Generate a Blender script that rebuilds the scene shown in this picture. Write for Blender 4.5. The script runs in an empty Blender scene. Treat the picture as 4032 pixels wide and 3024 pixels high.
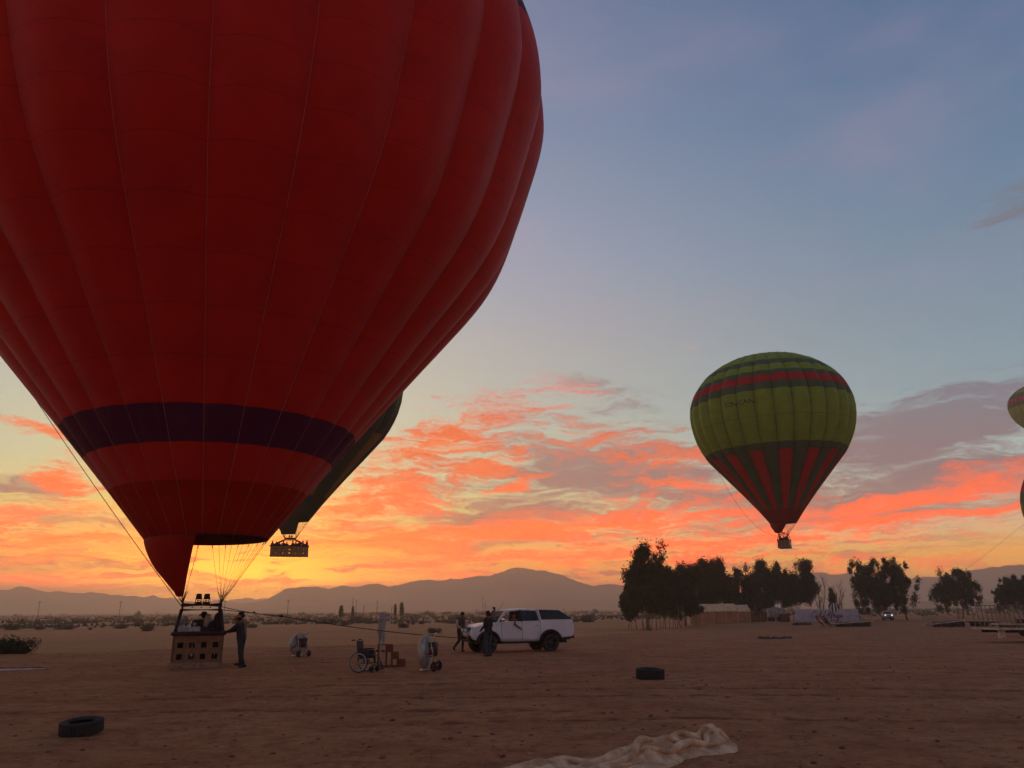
import bpy, bmesh, math, random
import numpy as np
from mathutils import Vector, Matrix, noise as mnoise
R = math.radians
scene = bpy.context.scene
COL = scene.collection
rng = random.Random(7)

# ------------------------------------------------------------------ camera
EYE = 1.8
HAZE = 0.00055        # scattering per metre of the dusty air
cam_d = bpy.data.cameras.new('camera')
cam = bpy.data.objects.new('camera', cam_d)
COL.objects.link(cam)
cam_d.sensor_width = 36.0
cam_d.lens = 27.04
cam_d.clip_start = 0.1
cam_d.clip_end = 60000
cam.matrix_world = (Matrix.Translation((0, 0, EYE)) @ Matrix.Rotation(R(90 + 16.36), 4, 'X')
                    @ Matrix.Rotation(R(-0.43), 4, 'Z'))
scene.camera = cam

# ------------------------------------------------------------------ view
scene.view_settings.view_transform = 'Standard'
scene.view_settings.look = 'None'
scene.view_settings.exposure = 0.0
scene.view_settings.gamma = 1.0
scene.view_settings.use_curve_mapping = False
scene.cycles.use_denoising = True
scene.cycles.use_adaptive_sampling = True
scene.cycles.adaptive_threshold = 0.02
scene.cycles.max_bounces = 5
scene.cycles.diffuse_bounces = 3
scene.cycles.volume_bounces = 1
scene.cycles.transparent_max_bounces = 24
scene.cycles.sample_clamp_indirect = 6.0


def S(r, g, b):
    """8-bit picture colour -> linear"""
    f = lambda c: (c / 255 / 12.92) if c / 255 <= 0.04045 else ((c / 255 + 0.055) / 1.055) ** 2.4
    return (f(r), f(g), f(b), 1.0)


# ------------------------------------------------------------------ node helper
class NT:
    def __init__(self, tree):
        self.t = tree
        tree.nodes.clear()

    def n(self, kind, **kw):
        nd = self.t.nodes.new(kind)
        for k, v in kw.items():
            setattr(nd, k, v)
        return nd

    def put(self, sock, v):
        if isinstance(v, bpy.types.NodeSocket):
            self.t.links.new(v, sock)
        elif v is not None:
            sock.default_value = v

    def m(self, op, a, b=None, c=None, clamp=False):
        nd = self.n('ShaderNodeMath', operation=op, use_clamp=clamp)
        for i, v in enumerate((a, b, c)):
            if v is not None:
                self.put(nd.inputs[i], v)
        return nd.outputs[0]

    def vm(self, op, a, b=None):
        nd = self.n('ShaderNodeVectorMath', operation=op)
        self.put(nd.inputs[0], a)
        if b is not None:
            self.put(nd.inputs[1], b)
        return nd.outputs['Value'] if op in ('DOT_PRODUCT', 'LENGTH') else nd.outputs[0]

    def mix(self, f, a, b, blend='MIX', clamp=True):
        nd = self.n('ShaderNodeMix', data_type='RGBA', blend_type=blend, clamp_factor=clamp)
        self.put(nd.inputs[0], f)
        self.put(nd.inputs[6], a)
        self.put(nd.inputs[7], b)
        return nd.outputs[2]

    def ss(self, x, lo, hi, a=0.0, b=1.0, mode='SMOOTHSTEP'):
        nd = self.n('ShaderNodeMapRange', interpolation_type=mode)
        for i, v in enumerate((x, lo, hi, a, b)):
            self.put(nd.inputs[i], v)
        return nd.outputs[0]

    def xyz(self, x, y, z=0.0):
        nd = self.n('ShaderNodeCombineXYZ')
        for i, v in enumerate((x, y, z)):
            self.put(nd.inputs[i], v)
        return nd.outputs[0]

    def sep(self, v):
        nd = self.n('ShaderNodeSeparateXYZ')
        self.put(nd.inputs[0], v)
        return nd.outputs

    def noise(self, vec, scale, detail=4.0, rough=0.55, dist=0.0, color=False, dim='3D'):
        nd = self.n('ShaderNodeTexNoise', noise_dimensions=dim)
        self.put(nd.inputs['Vector'], vec)
        self.put(nd.inputs['Scale'], scale)
        nd.inputs['Detail'].default_value = detail
        nd.inputs['Roughness'].default_value = rough
        nd.inputs['Distortion'].default_value = dist
        return nd.outputs[1] if color else nd.outputs[0]

    def mapping(self, vec, loc=(0, 0, 0), rot=(0, 0, 0), scale=(1, 1, 1), kind='POINT'):
        nd = self.n('ShaderNodeMapping', vector_type=kind)
        self.put(nd.inputs[0], vec)
        nd.inputs[1].default_value = loc
        nd.inputs[2].default_value = rot
        nd.inputs[3].default_value = scale
        return nd.outputs[0]

    def ramp(self, f, stops, mode='LINEAR'):
        nd = self.n('ShaderNodeValToRGB')
        nd.color_ramp.interpolation = mode
        el = nd.color_ramp.elements
        while len(el) < len(stops):
            el.new(0.5)
        for e, (p, c) in zip(el, stops):
            e.position = p
            e.color = c
        self.put(nd.inputs[0], f)
        return nd.outputs[0]


# ------------------------------------------------------------------ sky: dusk gradient + cloud sheets, all by direction
SUN_AZ, SUN_EL = -19.0, 1.2
world = bpy.data.worlds.new('World')
scene.world = world
world.use_nodes = True
W = NT(world.node_tree)
tc = W.n('ShaderNodeTexCoord')
D = tc.outputs['Generated']
dx, dy, dz = W.sep(D)
DEG = 57.29578
az = W.m('MULTIPLY', W.m('ARCTAN2', dx, dy), DEG)
el = W.m('MULTIPLY', W.m('ARCSINE', dz), DEG)
elc = W.m('MAXIMUM', el, 0.0)
hor = W.vm('NORMALIZE', W.xyz(dx, dy, 0.0))
sund = W.vm('DOT_PRODUCT', hor, (math.sin(R(SUN_AZ)), math.cos(R(SUN_AZ)), 0.0))
daz = W.m('MULTIPLY', W.m('ARCCOSINE', W.m('MINIMUM', sund, 1.0)), DEG)      # degrees from the sun's azimuth
near = W.ss(daz, 0.0, 58.0, 1.0, 0.0)
away = W.ss(daz, 60.0, 150.0, 0.0, 1.0)
f = W.m('POWER', W.m('DIVIDE', elc, 90.0), 0.5)


def st(e, *c):
    return ((max(e, 0) / 90) ** 0.5, S(*c))


SUNSIDE = [st(0, 255, 96, 0), st(2, 255, 126, 0), st(4, 252, 150, 14), st(7, 204, 184, 92), st(10, 184, 192, 148),
           st(14, 184, 190, 168), st(19, 182, 180, 172), st(25, 165, 169, 184), st(34, 138, 149, 176), st(45, 116, 127, 158), st(90, 92, 112, 146)]
FARSIDE = [st(0, 240, 128, 30), st(1.5, 252, 166, 40), st(3.4, 248, 176, 56), st(5.5, 210, 188, 150), st(9, 166, 184, 180),
           st(14, 128, 154, 166), st(20, 112, 140, 160), st(28, 96, 126, 156), st(36, 80, 111, 147), st(45, 74, 103, 140), st(90, 92, 112, 146)]
BACK = [st(0, 92, 84, 96), st(5, 124, 104, 112), st(12, 120, 112, 126), st(24, 104, 110, 132), st(45, 84, 100, 132), st(90, 92, 112, 146)]
clear = W.mix(near, W.ramp(f, FARSIDE), W.ramp(f, SUNSIDE))
clear = W.mix(away, clear, W.ramp(f, BACK))
nish = W.n('ShaderNodeTexSky', sky_type='NISHITA')
nish.sun_disc = False
nish.sun_elevation = R(SUN_EL)
nish.sun_rotation = R(SUN_AZ)
nish.dust_density = 3.0
clear = W.mix(1.0, W.mix(1.0, clear, (0.93, 0.93, 0.93, 1), 'MULTIPLY'),
              W.mix(1.0, nish.outputs[0], (0.03, 0.03, 0.03, 1), 'MULTIPLY'), 'ADD', False)
# thin rosy veil high up
veil = W.noise(W.mapping(D, (3, 1, 5), (0, 0, 0.4), (2.4, 2.4, 6)), 1.0, 4, 0.55)
veil = W.m('MULTIPLY', W.ss(veil, 0.44, 0.74), W.m('MULTIPLY', W.ss(el, 14, 26), W.ss(el, 34, 55, 0.32, 0.10)))
clear = W.mix(veil, clear, S(176, 150, 172))

# cloud texture in azimuth and elevation
ae = W.xyz(az, el, 0.0)
aew = W.vm('ADD', ae, W.vm('MULTIPLY', W.vm('SUBTRACT', W.noise(W.mapping(ae, scale=(0.10, 0.32, 1)), 1.0, 4, 0.6, color=True, dim='2D'), (0.5, 0.5, 0.5)), (7.0, 2.6, 0.0)))
# fine texture: streaks rising slightly to the right, ripples
st1 = W.noise(W.mapping(aew, rot=(0, 0, R(-5)), scale=(0.16, 1.15, 1)), 1.0, 6, 0.66, dim='2D')
st2 = W.noise(W.mapping(aew, (7, 3, 0), (0, 0, R(-4)), (0.16, 2.6, 1)), 1.0, 5, 0.62, 0.0, dim='2D')
puff = W.noise(W.mapping(aew, (2, 9, 0), (0, 0, R(-16)), (0.55, 1.7, 1)), 1.0, 6, 0.68, dim='2D')
ripple = W.noise(W.mapping(ae, (1, 4, 0), (0, 0, R(-10)), (2.2, 7.0, 1)), 1.0, 4, 0.65, dim='2D')

LIT = [(-5.2, 12.0, 5.24, 2.05, 22, 1), (-2.0, 10.4, 2.44, 0.89, 14, 1.3), (0.6, 9.2, 1.73, 0.44, 24, 1.2), (-8.5, 8.4, 4.4, 2.01, 10, 0.9), (3.5, 16.1, 2.86, 0.76, -8, 0.8), (1.2, 14.5, 2.49, 0.55, 5, 0.5), (-0.9, 15.7, 0.64, 0.28, -25, 0.6), (6.4, 12.1, 7.29, 1.23, -6, 0.6), (11.5, 10.4, 4.35, 0.67, 2, 0.9), (12.7, 8.6, 4.27, 0.53, -3, 1), (-8.4, 4.8, 6.31, 1.38, 4, 1.1), (2.1, 5.7, 14.28, 0.67, 5, 1.2), (10.5, 6.1, 10.88, 1.12, 3, 0.9), (27.1, 6.9, 8.97, 0.66, 5, 1.1), (26.1, 5.5, 11.52, 0.48, 4, 1.1), (30.4, 7.6, 5.64, 0.41, 7, 0.9), (-32.1, 11.2, 1.91, 0.38, -3, 1.1), (-30.1, 8.3, 1.83, 1.32, -25, 1), (-31.6, 4.3, 4.45, 0.62, 0, 0.8), (-19.0, 2.2, 6.0, 0.92, 6, 1.1), (-29.3, 1.9, 6.65, 0.73, 2, 0.9), (-11.8, 7.4, 2.97, 1.65, 20, 1), (7.6, 7.5, 3.71, 0.6, -4, 0.7), (0.1, 11.7, 1.05, 0.27, 3, 0.9), (31.3, 8.2, 3.79, 0.35, 8, 0.7), (6.4, 3.9, 17.32, 0.65, 3, 0.9), (20.8, 4.5, 7.68, 0.74, 2, 0.8), (12.9, 18.3, 0.55, 0.23, 15, 0.35)]
MAU = [(7.7, 9.5, 10.22, 2.7, -8, 1), (-1.6, 6.6, 8.89, 1.21, 4, 0.9), (30.7, 11.1, 7.8, 2.06, 6, 1.2), (26.3, 7.4, 11.6, 1.45, 4, 1), (27.0, 6.0, 11.38, 0.77, 3, 0.9), (17.7, 7.1, 6.22, 1.92, 3, 0.8), (-32.3, 7.4, 3.72, 0.46, 2, 0.8), (-28.9, 2.8, 6.73, 0.74, 1, 0.9), (-27.1, 5.6, 4.35, 0.42, 0, 0.6), (-13.5, 2.6, 5.4, 0.32, 4, 1), (-4.3, 4.3, 6.73, 0.4, 5, 0.8), (5.8, 5.4, 8.74, 0.3, 3, 0.8), (5.9, 16.2, 2.49, 0.82, -5, 0.6), (35.3, 23.7, 2.29, 0.83, 12, 0.45), (26.0, 13.4, 0.75, 0.19, 2, 0.6), (8.6, 14.4, 2.78, 0.54, 0, 0.4), (15.5, 11.3, 5.2, 0.99, 0, 0.5), (30.8, 8.7, 4.09, 0.35, 4, 0.6), (-21.0, 1.6, 3.5, 0.27, -4, 0.9), (-3.7, 9.1, 5.18, 1.36, 15, 0.5)]


def blobs(L):
    acc = None
    for a, e, ra, re, rot, w in L:
        k = 1.75
        c_, s_ = math.cos(R(rot)), math.sin(R(rot))
        d_ = W.vm('SUBTRACT', aew, (a, e, 0))
        u_ = W.vm('DOT_PRODUCT', d_, (c_ / (ra * k), s_ / (ra * k), 0))
        v_ = W.vm('DOT_PRODUCT', d_, (-s_ / (re * k), c_ / (re * k), 0))
        r_ = W.m('SQRT', W.m('MULTIPLY_ADD', v_, v_, W.m('MULTIPLY', u_, u_)))
        acc = W.m('SMOOTH_MAX', acc if acc is not None else 0.0, W.m('MULTIPLY_ADD', r_, -1.25 * w, 1.25 * w), 0.12)
    return acc


low = W.m('MULTIPLY', W.ss(el, 0.0, 1.2), W.ss(el, 4.0, 8.6, 1.0, 0.0))      # bank of streaks over the hills
lowside = W.ss(daz, 34, 56, 1.0, 0.25)
# mauve sheets
bm_ = blobs(MAU)
winm = W.ss(bm_, 0.0, 0.22, 0.25, 1.0)
df = W.m('ADD', bm_, W.m('MULTIPLY', W.m('MULTIPLY', W.m('SUBTRACT', st1, 0.5), 3.0), winm))
df = W.m('ADD', df, W.m('MULTIPLY', W.m('MULTIPLY', W.m('SUBTRACT', puff, 0.5), 1.0), winm))
dm = W.m('MULTIPLY', W.ss(df, 0.0, 0.95), 0.94)
lowm = W.m('MULTIPLY', W.ss(W.m('ADD', st2, W.m('MULTIPLY', W.m('SUBTRACT', ripple, 0.5), 0.25)), 0.49, 0.62), W.m('MULTIPLY', low, lowside))
dm = W.m('MAXIMUM', dm, W.m('MULTIPLY', lowm, 0.9))
mau_c = W.mix(W.ss(el, 2.0, 9.0), W.mix(near, S(170, 94, 70), S(170, 88, 30)), W.mix(near, S(124, 106, 112), S(160, 116, 104)))
mau_c = W.mix(W.ss(el, 9.0, 14.0), mau_c, W.mix(near, S(114, 116, 128), S(166, 146, 138)))
sky = W.mix(dm, clear, mau_c)
# clouds lit from below the horizon
tex = W.m('ADD', W.m('MULTIPLY', W.m('SUBTRACT', puff, 0.5), 1.7), W.m('MULTIPLY', W.m('SUBTRACT', st1, 0.5), 2.6))
tex = W.m('ADD', tex, W.m('MULTIPLY', W.m('SUBTRACT', ripple, 0.5), 0.6))
bl_ = blobs(LIT)
lf = W.m('ADD', bl_, W.m('MULTIPLY', tex, W.ss(bl_, 0.0, 0.2, 0.15, 1.0)))
dl = W.m('MULTIPLY', W.ss(lf, 0.12, 1.28), 0.98)
lowl = W.m('MULTIPLY', W.ss(W.m('ADD', st1, W.m('MULTIPLY', W.m('SUBTRACT', ripple, 0.5), 0.35)), 0.47, 0.64), W.m('MULTIPLY', low, lowside))
dl = W.m('MAXIMUM', dl, lowl)
lit_lo = W.mix(near, (1.55, 0.15, 0.006, 1), (1.95, 0.20, 0.0, 1))
lit_hi = W.mix(near, S(232, 112, 80), S(255, 118, 50))
lit_c = W.mix(W.ss(el, 4.0, 10.5), lit_lo, lit_hi)
lit_c = W.mix(W.ss(el, 13.0, 17.0), lit_c, S(214, 158, 150))
shade = W.m('MULTIPLY', W.ss(W.m('ADD', W.m('MULTIPLY', ripple, 0.6), W.m('MULTIPLY', st1, 0.4)), 0.47, 0.64), 0.6)
lit_c = W.mix(shade, lit_c, W.mix(1.0, lit_c, (0.66, 0.58, 0.70, 1), 'MULTIPLY'))
sky = W.mix(dl, sky, lit_c)
# the glow where the sun is about to rise, brightest on the streaks
gx = W.m('DIVIDE', daz, 9.0)
gy = W.m('DIVIDE', W.m('SUBTRACT', el, 2.2), 2.2)
g2 = W.m('EXPONENT', W.m('MULTIPLY', W.m('ADD', W.m('MULTIPLY', gx, gx), W.m('MULTIPLY', gy, gy)), -1.0))
gl = W.m('MULTIPLY', g2, W.ss(st2, 0.40, 0.54, 0.12, 1.0))
sky = W.mix(W.m('MULTIPLY', gl, 1.0), sky, (2.8, 1.05, 0.0, 1))
below = W.ss(el, -6.0, -0.5, 1.0, 0.0)
sky = W.mix(below, sky, S(70, 52, 46))
bg = W.n('ShaderNodeBackground')
W.put(bg.inputs[0], sky)
# the horizon is seen through kilometres of dusty air, so the sky behind it is stronger
W.put(bg.inputs[1], W.m('MULTIPLY', 0.97, W.m('EXPONENT', W.m('MULTIPLY', W.m('MINIMUM', W.m('DIVIDE', 158.0, W.m('MAXIMUM', dz, 0.001)), 4300.0), HAZE * 0.68))))
wo = W.n('ShaderNodeOutputWorld')
W.put(wo.inputs[0], bg.outputs[0])
world.cycles.sampling_method = 'NONE'        # a broad, soft sky: the surfaces' own sampling finds it

# ------------------------------------------------------------------ weak first light from the glow
sun_d = bpy.data.lights.new('sun', 'SUN')
sun = bpy.data.objects.new('sun', sun_d)
COL.objects.link(sun)
sun_d.energy = 0.30
sun_d.angle = R(12)
sun_d.color = (1.0, 0.52, 0.24)
sv = Vector((math.sin(R(SUN_AZ)) * math.cos(R(5)), math.cos(R(SUN_AZ)) * math.cos(R(5)), math.sin(R(5))))
sun.rotation_euler = sv.to_track_quat('Z', 'Y').to_euler()

# ------------------------------------------------------------------ object helpers
def tag(o, label=None, cat=None, group=None, kind=None):
    if label: o['label'] = label
    if cat: o['category'] = cat
    if group: o['group'] = group
    if kind: o['kind'] = kind
    return o


def empty(name, loc=(0, 0, 0), rz=0.0, parent=None):
    o = bpy.data.objects.new(name, None)
    o.empty_display_size = 0.3
    COL.objects.link(o)
    o.location = loc
    o.rotation_euler = (0, 0, rz)
    o.parent = parent
    return o


def link(name, me, parent=None, loc=None):
    o = bpy.data.objects.new(name, me)
    COL.objects.link(o)
    o.parent = parent
    if loc is not None:
        o.location = loc
    return o


def copy_tree(o, parent=None):
    c = o.copy()
    COL.objects.link(c)
    c.parent = parent
    for ch in list(o.children):
        copy_tree(ch, c)
    return c


def basis(d):
    d = Vector(d).normalized()
    u = d.cross(Vector((0, 0, 1)))
    if u.length < 1e-3:
        u = d.cross(Vector((0, 1, 0)))
    u.normalize()
    return u, d.cross(u).normalized()


class MB:
    """collects faces of ONE mesh"""

    def __init__(self):
        self.v, self.f, self.mi, self.sm = [], [], [], []
        self.M = None

    def add(self, vs, fs, mi=0, smooth=False):
        b = len(self.v)
        if self.M is not None:
            vs = [self.M @ Vector(p) for p in vs]
        self.v += [tuple(p) for p in vs]
        for q in fs:
            self.f.append([b + i for i in q])
            self.mi.append(mi)
            self.sm.append(smooth)
        return self

    def box(self, c, s, mi=0, rot=None, bev=0.0):
        x, y, z = (k / 2 for k in s)
        if bev > 0:
            b = min(bev, x * .9, y * .9, z * .9)
            bm = bmesh.new()
            bmesh.ops.create_cube(bm, size=1.0)
            for v in bm.verts:
                v.co = Vector((v.co.x * 2 * x, v.co.y * 2 * y, v.co.z * 2 * z))
            bmesh.ops.bevel(bm, geom=bm.edges[:], offset=b, segments=2, affect='EDGES', profile=0.6)
            vs = [v.co.copy() for v in bm.verts]
            bm.verts.index_update()
            fs = [[v.index for v in q.verts] for q in bm.faces]
            bm.free()
        else:
            vs = [Vector((i, j, k)) for i in (-x, x) for j in (-y, y) for k in (-z, z)]
            fs = [(0, 1, 3, 2), (4, 6, 7, 5), (0, 4, 5, 1), (2, 3, 7, 6), (0, 2, 6, 4), (1, 5, 7, 3)]
        if rot is not None:
            m = rot if isinstance(rot, Matrix) else Matrix.Rotation(rot, 3, 'Z')
            vs = [m @ p for p in vs]
        c = Vector(c)
        return self.add([p + c for p in vs], fs, mi, bev > 0)

    def beam(self, a, b, w, h, mi=0):
        a, b = Vector(a), Vector(b)
        d = (b - a).normalized()
        u, n = basis(d)
        u, n = u * w / 2, n * h / 2
        vs = [a - u - n, a + u - n, a + u + n, a - u + n, b - u - n, b + u - n, b + u + n, b - u + n]
        return self.add(vs, [(3, 2, 1, 0), (4, 5, 6, 7), (0, 1, 5, 4), (1, 2, 6, 5), (2, 3, 7, 6), (3, 0, 4, 7)], mi)

    def tube(self, pts, r, n=8, mi=0, caps=True, closed=False):
        pts = [Vector(p) for p in pts]
        k = len(pts)
        rr = r if isinstance(r, (list, tuple)) else [r] * k
        vs, fs = [], []
        pu = None
        for i, p in enumerate(pts):
            a = pts[(i - 1) % k] if (closed or i > 0) else p
            b = pts[(i + 1) % k] if (closed or i < k - 1) else p
            d = (b - a)
            d = d.normalized() if d.length > 1e-9 else Vector((0, 0, 1))
            if pu is None:
                u, w = basis(d)
            else:
                u = pu - d * pu.dot(d)
                u = u.normalized() if u.length > 1e-6 else basis(d)[0]
                w = d.cross(u)
            pu = u
            for j in range(n):
                t = 2 * math.pi * j / n
                vs.append(p + (u * math.cos(t) + w * math.sin(t)) * rr[i])
        for i in range(k if closed else k - 1):
            i2 = (i + 1) % k
            for j in range(n):
                j2 = (j + 1) % n
                fs.append((i * n + j, i * n + j2, i2 * n + j2, i2 * n + j))
        if caps and not closed:
            fs.append(tuple(range(n))[::-1])
            fs.append(tuple((k - 1) * n + j for j in range(n)))
        return self.add(vs, fs, mi, True)

    def lathe(self, prof, n=24, axis='Z', c=(0, 0, 0), mi=0, smooth=True, close=False):
        """prof: (radius, along-axis) pairs"""
        c = Vector(c)
        vs, fs = [], []
        for r, h in prof:
            for j in range(n):
                t = 2 * math.pi * j / n
                a, b = r * math.cos(t), r * math.sin(t)
                vs.append(c + Vector({'Z': (a, b, h), 'Y': (a, h, b), 'X': (h, a, b)}[axis]))
        k = len(prof)
        for i in range(k if close else k - 1):
            i2 = (i + 1) % k
            for j in range(n):
                j2 = (j + 1) % n
                q = (i * n + j, i * n + j2, i2 * n + j2, i2 * n + j)
                fs.append(q if axis != 'Y' else q[::-1])
        if not close:
            for i, rev in ((0, True), (k - 1, False)):
                if prof[i][0] > 1e-4:
                    q = tuple(i * n + j for j in range(n))
                    fs.append(q[::-1] if rev else q)
        return self.add(vs, fs, mi, smooth)

    def ell(self, c, s, mi=0, n=12, m=8, rot=None):
        c = Vector(c)
        vs, fs = [], []
        for i in range(m + 1):
            p = math.pi * i / m
            for j in range(n):
                t = 2 * math.pi * j / n
                q = Vector((math.sin(p) * math.cos(t) * s[0], math.sin(p) * math.sin(t) * s[1], -math.cos(p) * s[2]))
                vs.append(c + (rot @ q if rot is not None else q))
        for i in range(m):
            for j in range(n):
                j2 = (j + 1) % n
                fs.append((i * n + j, i * n + j2, (i + 1) * n + j2, (i + 1) * n + j))
        return self.add(vs, fs, mi, True)

    def prism(self, poly, y0, y1, mi=0, inset=0.0):
        """side outline (x, z) extruded across y"""
        k = len(poly)
        vs = [(x, y0, z) for x, z in poly] + [(x, y1, z) for x, z in poly]
        fs = [tuple(range(k)), tuple(range(2 * k - 1, k - 1, -1))]
        for i in range(k):
            j = (i + 1) % k
            fs.append((i, i + k, j + k, j))
        return self.add(vs, fs, mi)

    def mesh(self, name, mats):
        me = bpy.data.meshes.new(name)
        me.from_pydata(self.v, [], self.f)
        for m in (mats if isinstance(mats, (list, tuple)) else [mats]):
            me.materials.append(m)
        me.polygons.foreach_set('material_index', self.mi)
        me.polygons.foreach_set('use_smooth', self.sm)
        me.update()
        return me

    def build(self, name, mats, parent=None, loc=None):
        return link(name, self.mesh(name, mats), parent, loc)


# ------------------------------------------------------------------ materials
def mat(name, c1, c2=None, rough=0.8, scale=6.0, metal=0.0, bump=0.0, bscale=None, spec=0.3, detail=5.0, stretch=(1, 1, 1), coord='Object', contrast=(0.35, 0.65), emit=None):
    m = bpy.data.materials.new(name)
    m.use_nodes = True
    t = NT(m.node_tree)
    b = t.n('ShaderNodeBsdfPrincipled')
    o = t.n('ShaderNodeOutputMaterial')
    t.put(o.inputs[0], b.outputs[0])
    c1 = (*c1[:3], 1)
    c2 = (*c2[:3], 1) if c2 else tuple(x * 0.72 for x in c1[:3]) + (1,)
    co = t.mapping(t.n('ShaderNodeTexCoord').outputs[coord], scale=stretch)
    nz = t.noise(co, scale, detail, 0.6)
    t.put(b.inputs['Base Color'], t.mix(t.ss(nz, *contrast), c1, c2))
    b.inputs['Roughness'].default_value = rough
    b.inputs['Metallic'].default_value = metal
    b.inputs['Specular IOR Level'].default_value = spec
    t.put(b.inputs['Roughness'], t.ss(nz, 0.3, 0.7, max(rough - 0.08, 0.02), min(rough + 0.1, 1)))
    if bump:
        bp = t.n('ShaderNodeBump')
        bp.inputs['Strength'].default_value = 1.0
        bp.inputs['Distance'].default_value = bump
        t.put(bp.inputs['Height'], t.noise(co, bscale or scale * 3, 4, 0.6))
        t.put(b.inputs['Normal'], bp.outputs[0])
    if emit:
        b.inputs['Emission Color'].default_value = (*emit[:3], 1)
        b.inputs['Emission Strength'].default_value = emit[3]
    return m


def fabric(name, c, c2=None, trans=0.35, rough=0.55, sheen=0.0, seam=True):
    """thin nylon: reflects and lets some light through; uv = (across the panel, up the panel)"""
    m = bpy.data.materials.new(name)
    m.use_nodes = True
    t = NT(m.node_tree)
    tcn = t.n('ShaderNodeTexCoord')
    nz = t.noise(tcn.outputs['Object'], 0.7, 5, 0.6)
    col = t.mix(t.ss(nz, 0.3, 0.7), (*c[:3], 1), (*(c2 or tuple(x * 0.8 for x in c[:3]))[:3], 1))
    if seam:
        u, v, _ = t.sep(tcn.outputs['UV'])
        ev = t.m('MINIMUM', v, t.m('SUBTRACT', 1.0, v))
        line = t.ss(ev, 0.006, 0.018, 1.0, 0.0)
        col = t.mix(t.m('MULTIPLY', line, 0.45), col, tuple(x * 0.3 for x in c[:3]) + (1,))
    d = t.n('ShaderNodeBsdfPrincipled')
    t.put(d.inputs['Base Color'], col)
    d.inputs['Roughness'].default_value = rough
    d.inputs['Specular IOR Level'].default_value = 0.10
    d.inputs['Sheen Weight'].default_value = sheen
    bp = t.n('ShaderNodeBump')
    bp.inputs['Distance'].default_value = 0.035
    t.put(bp.inputs['Height'], t.m('ADD', t.noise(t.mapping(tcn.outputs['Object'], scale=(1, 1, 0.45)), 1.1, 5, 0.6), t.m('MULTIPLY', t.noise(t.mapping(tcn.outputs['Object'], scale=(1, 1, 3.0)), 2.2, 4, 0.6), 0.35)))
    t.put(d.inputs['Normal'], bp.outputs[0])
    tr = t.n('ShaderNodeBsdfTranslucent')
    t.put(tr.inputs[0], col)
    mx = t.n('ShaderNodeMixShader')
    mx.inputs[0].default_value = trans
    t.put(mx.inputs[1], d.outputs[0])
    t.put(mx.inputs[2], tr.outputs[0])
    o = t.n('ShaderNodeOutputMaterial')
    t.put(o.inputs[0], mx.outputs[0])
    return m


# ------------------------------------------------------------------ ground
EDGE = [(-400, -120), (-40, 27), (-22.6, 37.5), (-17.5, 41), (-9, 44), (0, 52), (8, 68), (18, 100), (28, 128), (90, 220), (500, 600)]


def edge_y(x):
    return np.interp(x, [p[0] for p in EDGE], [p[1] for p in EDGE])


def fbm(x, y, sc, seed=0, octv=4):
    """cheap value-noise fbm on numpy arrays"""
    out = np.zeros_like(x, dtype=float)
    amp, tot = 1.0, 0.0
    for o in range(octv):
        xs, ys = x * sc + 17.3 * o + seed, y * sc + 9.1 * o - seed
        xi, yi = np.floor(xs), np.floor(ys)
        fx, fy = xs - xi, ys - yi
        fx, fy = fx * fx * (3 - 2 * fx), fy * fy * (3 - 2 * fy)

        def h(a, b):
            v = np.sin(a * 127.1 + b * 311.7 + o * 74.7) * 43758.5453
            return v - np.floor(v)
        v = (h(xi, yi) * (1 - fx) + h(xi + 1, yi) * fx) * (1 - fy) + (h(xi, yi + 1) * (1 - fx) + h(xi + 1, yi + 1) * fx) * fy
        out += amp * v
        tot += amp
        amp *= 0.5
        sc *= 2.03
    return out / tot


def rut(x, y, pts, w):
    yc = np.interp(x, [p[0] for p in pts], [p[1] for p in pts])
    d = (y - yc) / w
    inside = (x > pts[0][0]) & (x < pts[-1][0])
    return np.where(inside, -np.exp(-d * d) + 0.45 * np.exp(-((np.abs(d) - 1.8) ** 2) * 2), 0.0)


RUTS = [[(-2.0, 19.3), (3.4, 19.5), (8, 19.0), (14, 17.6), (22, 15.4)], [(-3.5, 17.7), (2.0, 17.9), (6, 17.7), (13, 16.2), (20, 14.2)],
        [(-14, 15.2), (-6, 15.9), (-2, 15.5), (2, 15.2)], [(-3, 13.6), (3, 14.2), (9, 13.4)], [(-11, 17.4), (-7, 18.2), (-1, 18.6)], [(6, 24.5), (13, 23.0), (22, 20.0)], [(5, 26.2), (13, 24.8), (22, 21.8)], [(-9, 19.8), (-5, 20.6), (3, 21.6)],
        [(-12, 29.5), (-3, 30.6), (4, 30.2)], [(4, 33), (14, 30), (24, 26)]]


def ground_z(x, y):
    x, y = np.asarray(x, float), np.asarray(y, float)
    near_ = np.exp(-np.hypot(x, y) / 60.0)
    z = (fbm(x, y, 0.9, 3, 4) - 0.5) * 0.055 * near_ + (fbm(x, y, 0.12, 11, 3) - 0.5) * 0.10
    z = z + (fbm(x, y, 4.0, 5, 2) - 0.5) * 0.022 * np.exp(-np.hypot(x, y) / 25.0)
    for k, r_ in enumerate(RUTS):
        z = z + rut(x, y, r_, 0.13) * (0.030 if k < 2 else 0.014) * (0.5 + 0.7 * fbm(x, y, 0.5, k, 2))
    s_ = np.clip((y - 35) / 80, 0, 1)
    z = z - 0.85 * s_ * s_ * (3 - 2 * s_)
    t = y - edge_y(x)
    z = z - 0.42 * np.clip(t / 2.5, 0, 1) ** 2 * (3 - 2 * np.clip(t / 2.5, 0, 1)) * np.clip(1 - (t - 8) / 60, 0, 1)
    z = z + 0.10 * np.exp(-((t + 0.6) / 0.7) ** 2) * fbm(x, y, 0.4, 8, 2)
    z = z + np.clip((np.hypot(x, y) - 90) / 300, 0, 1) * (fbm(x, y, 0.02, 21, 3) - 0.5) * 1.1
    return z


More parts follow.
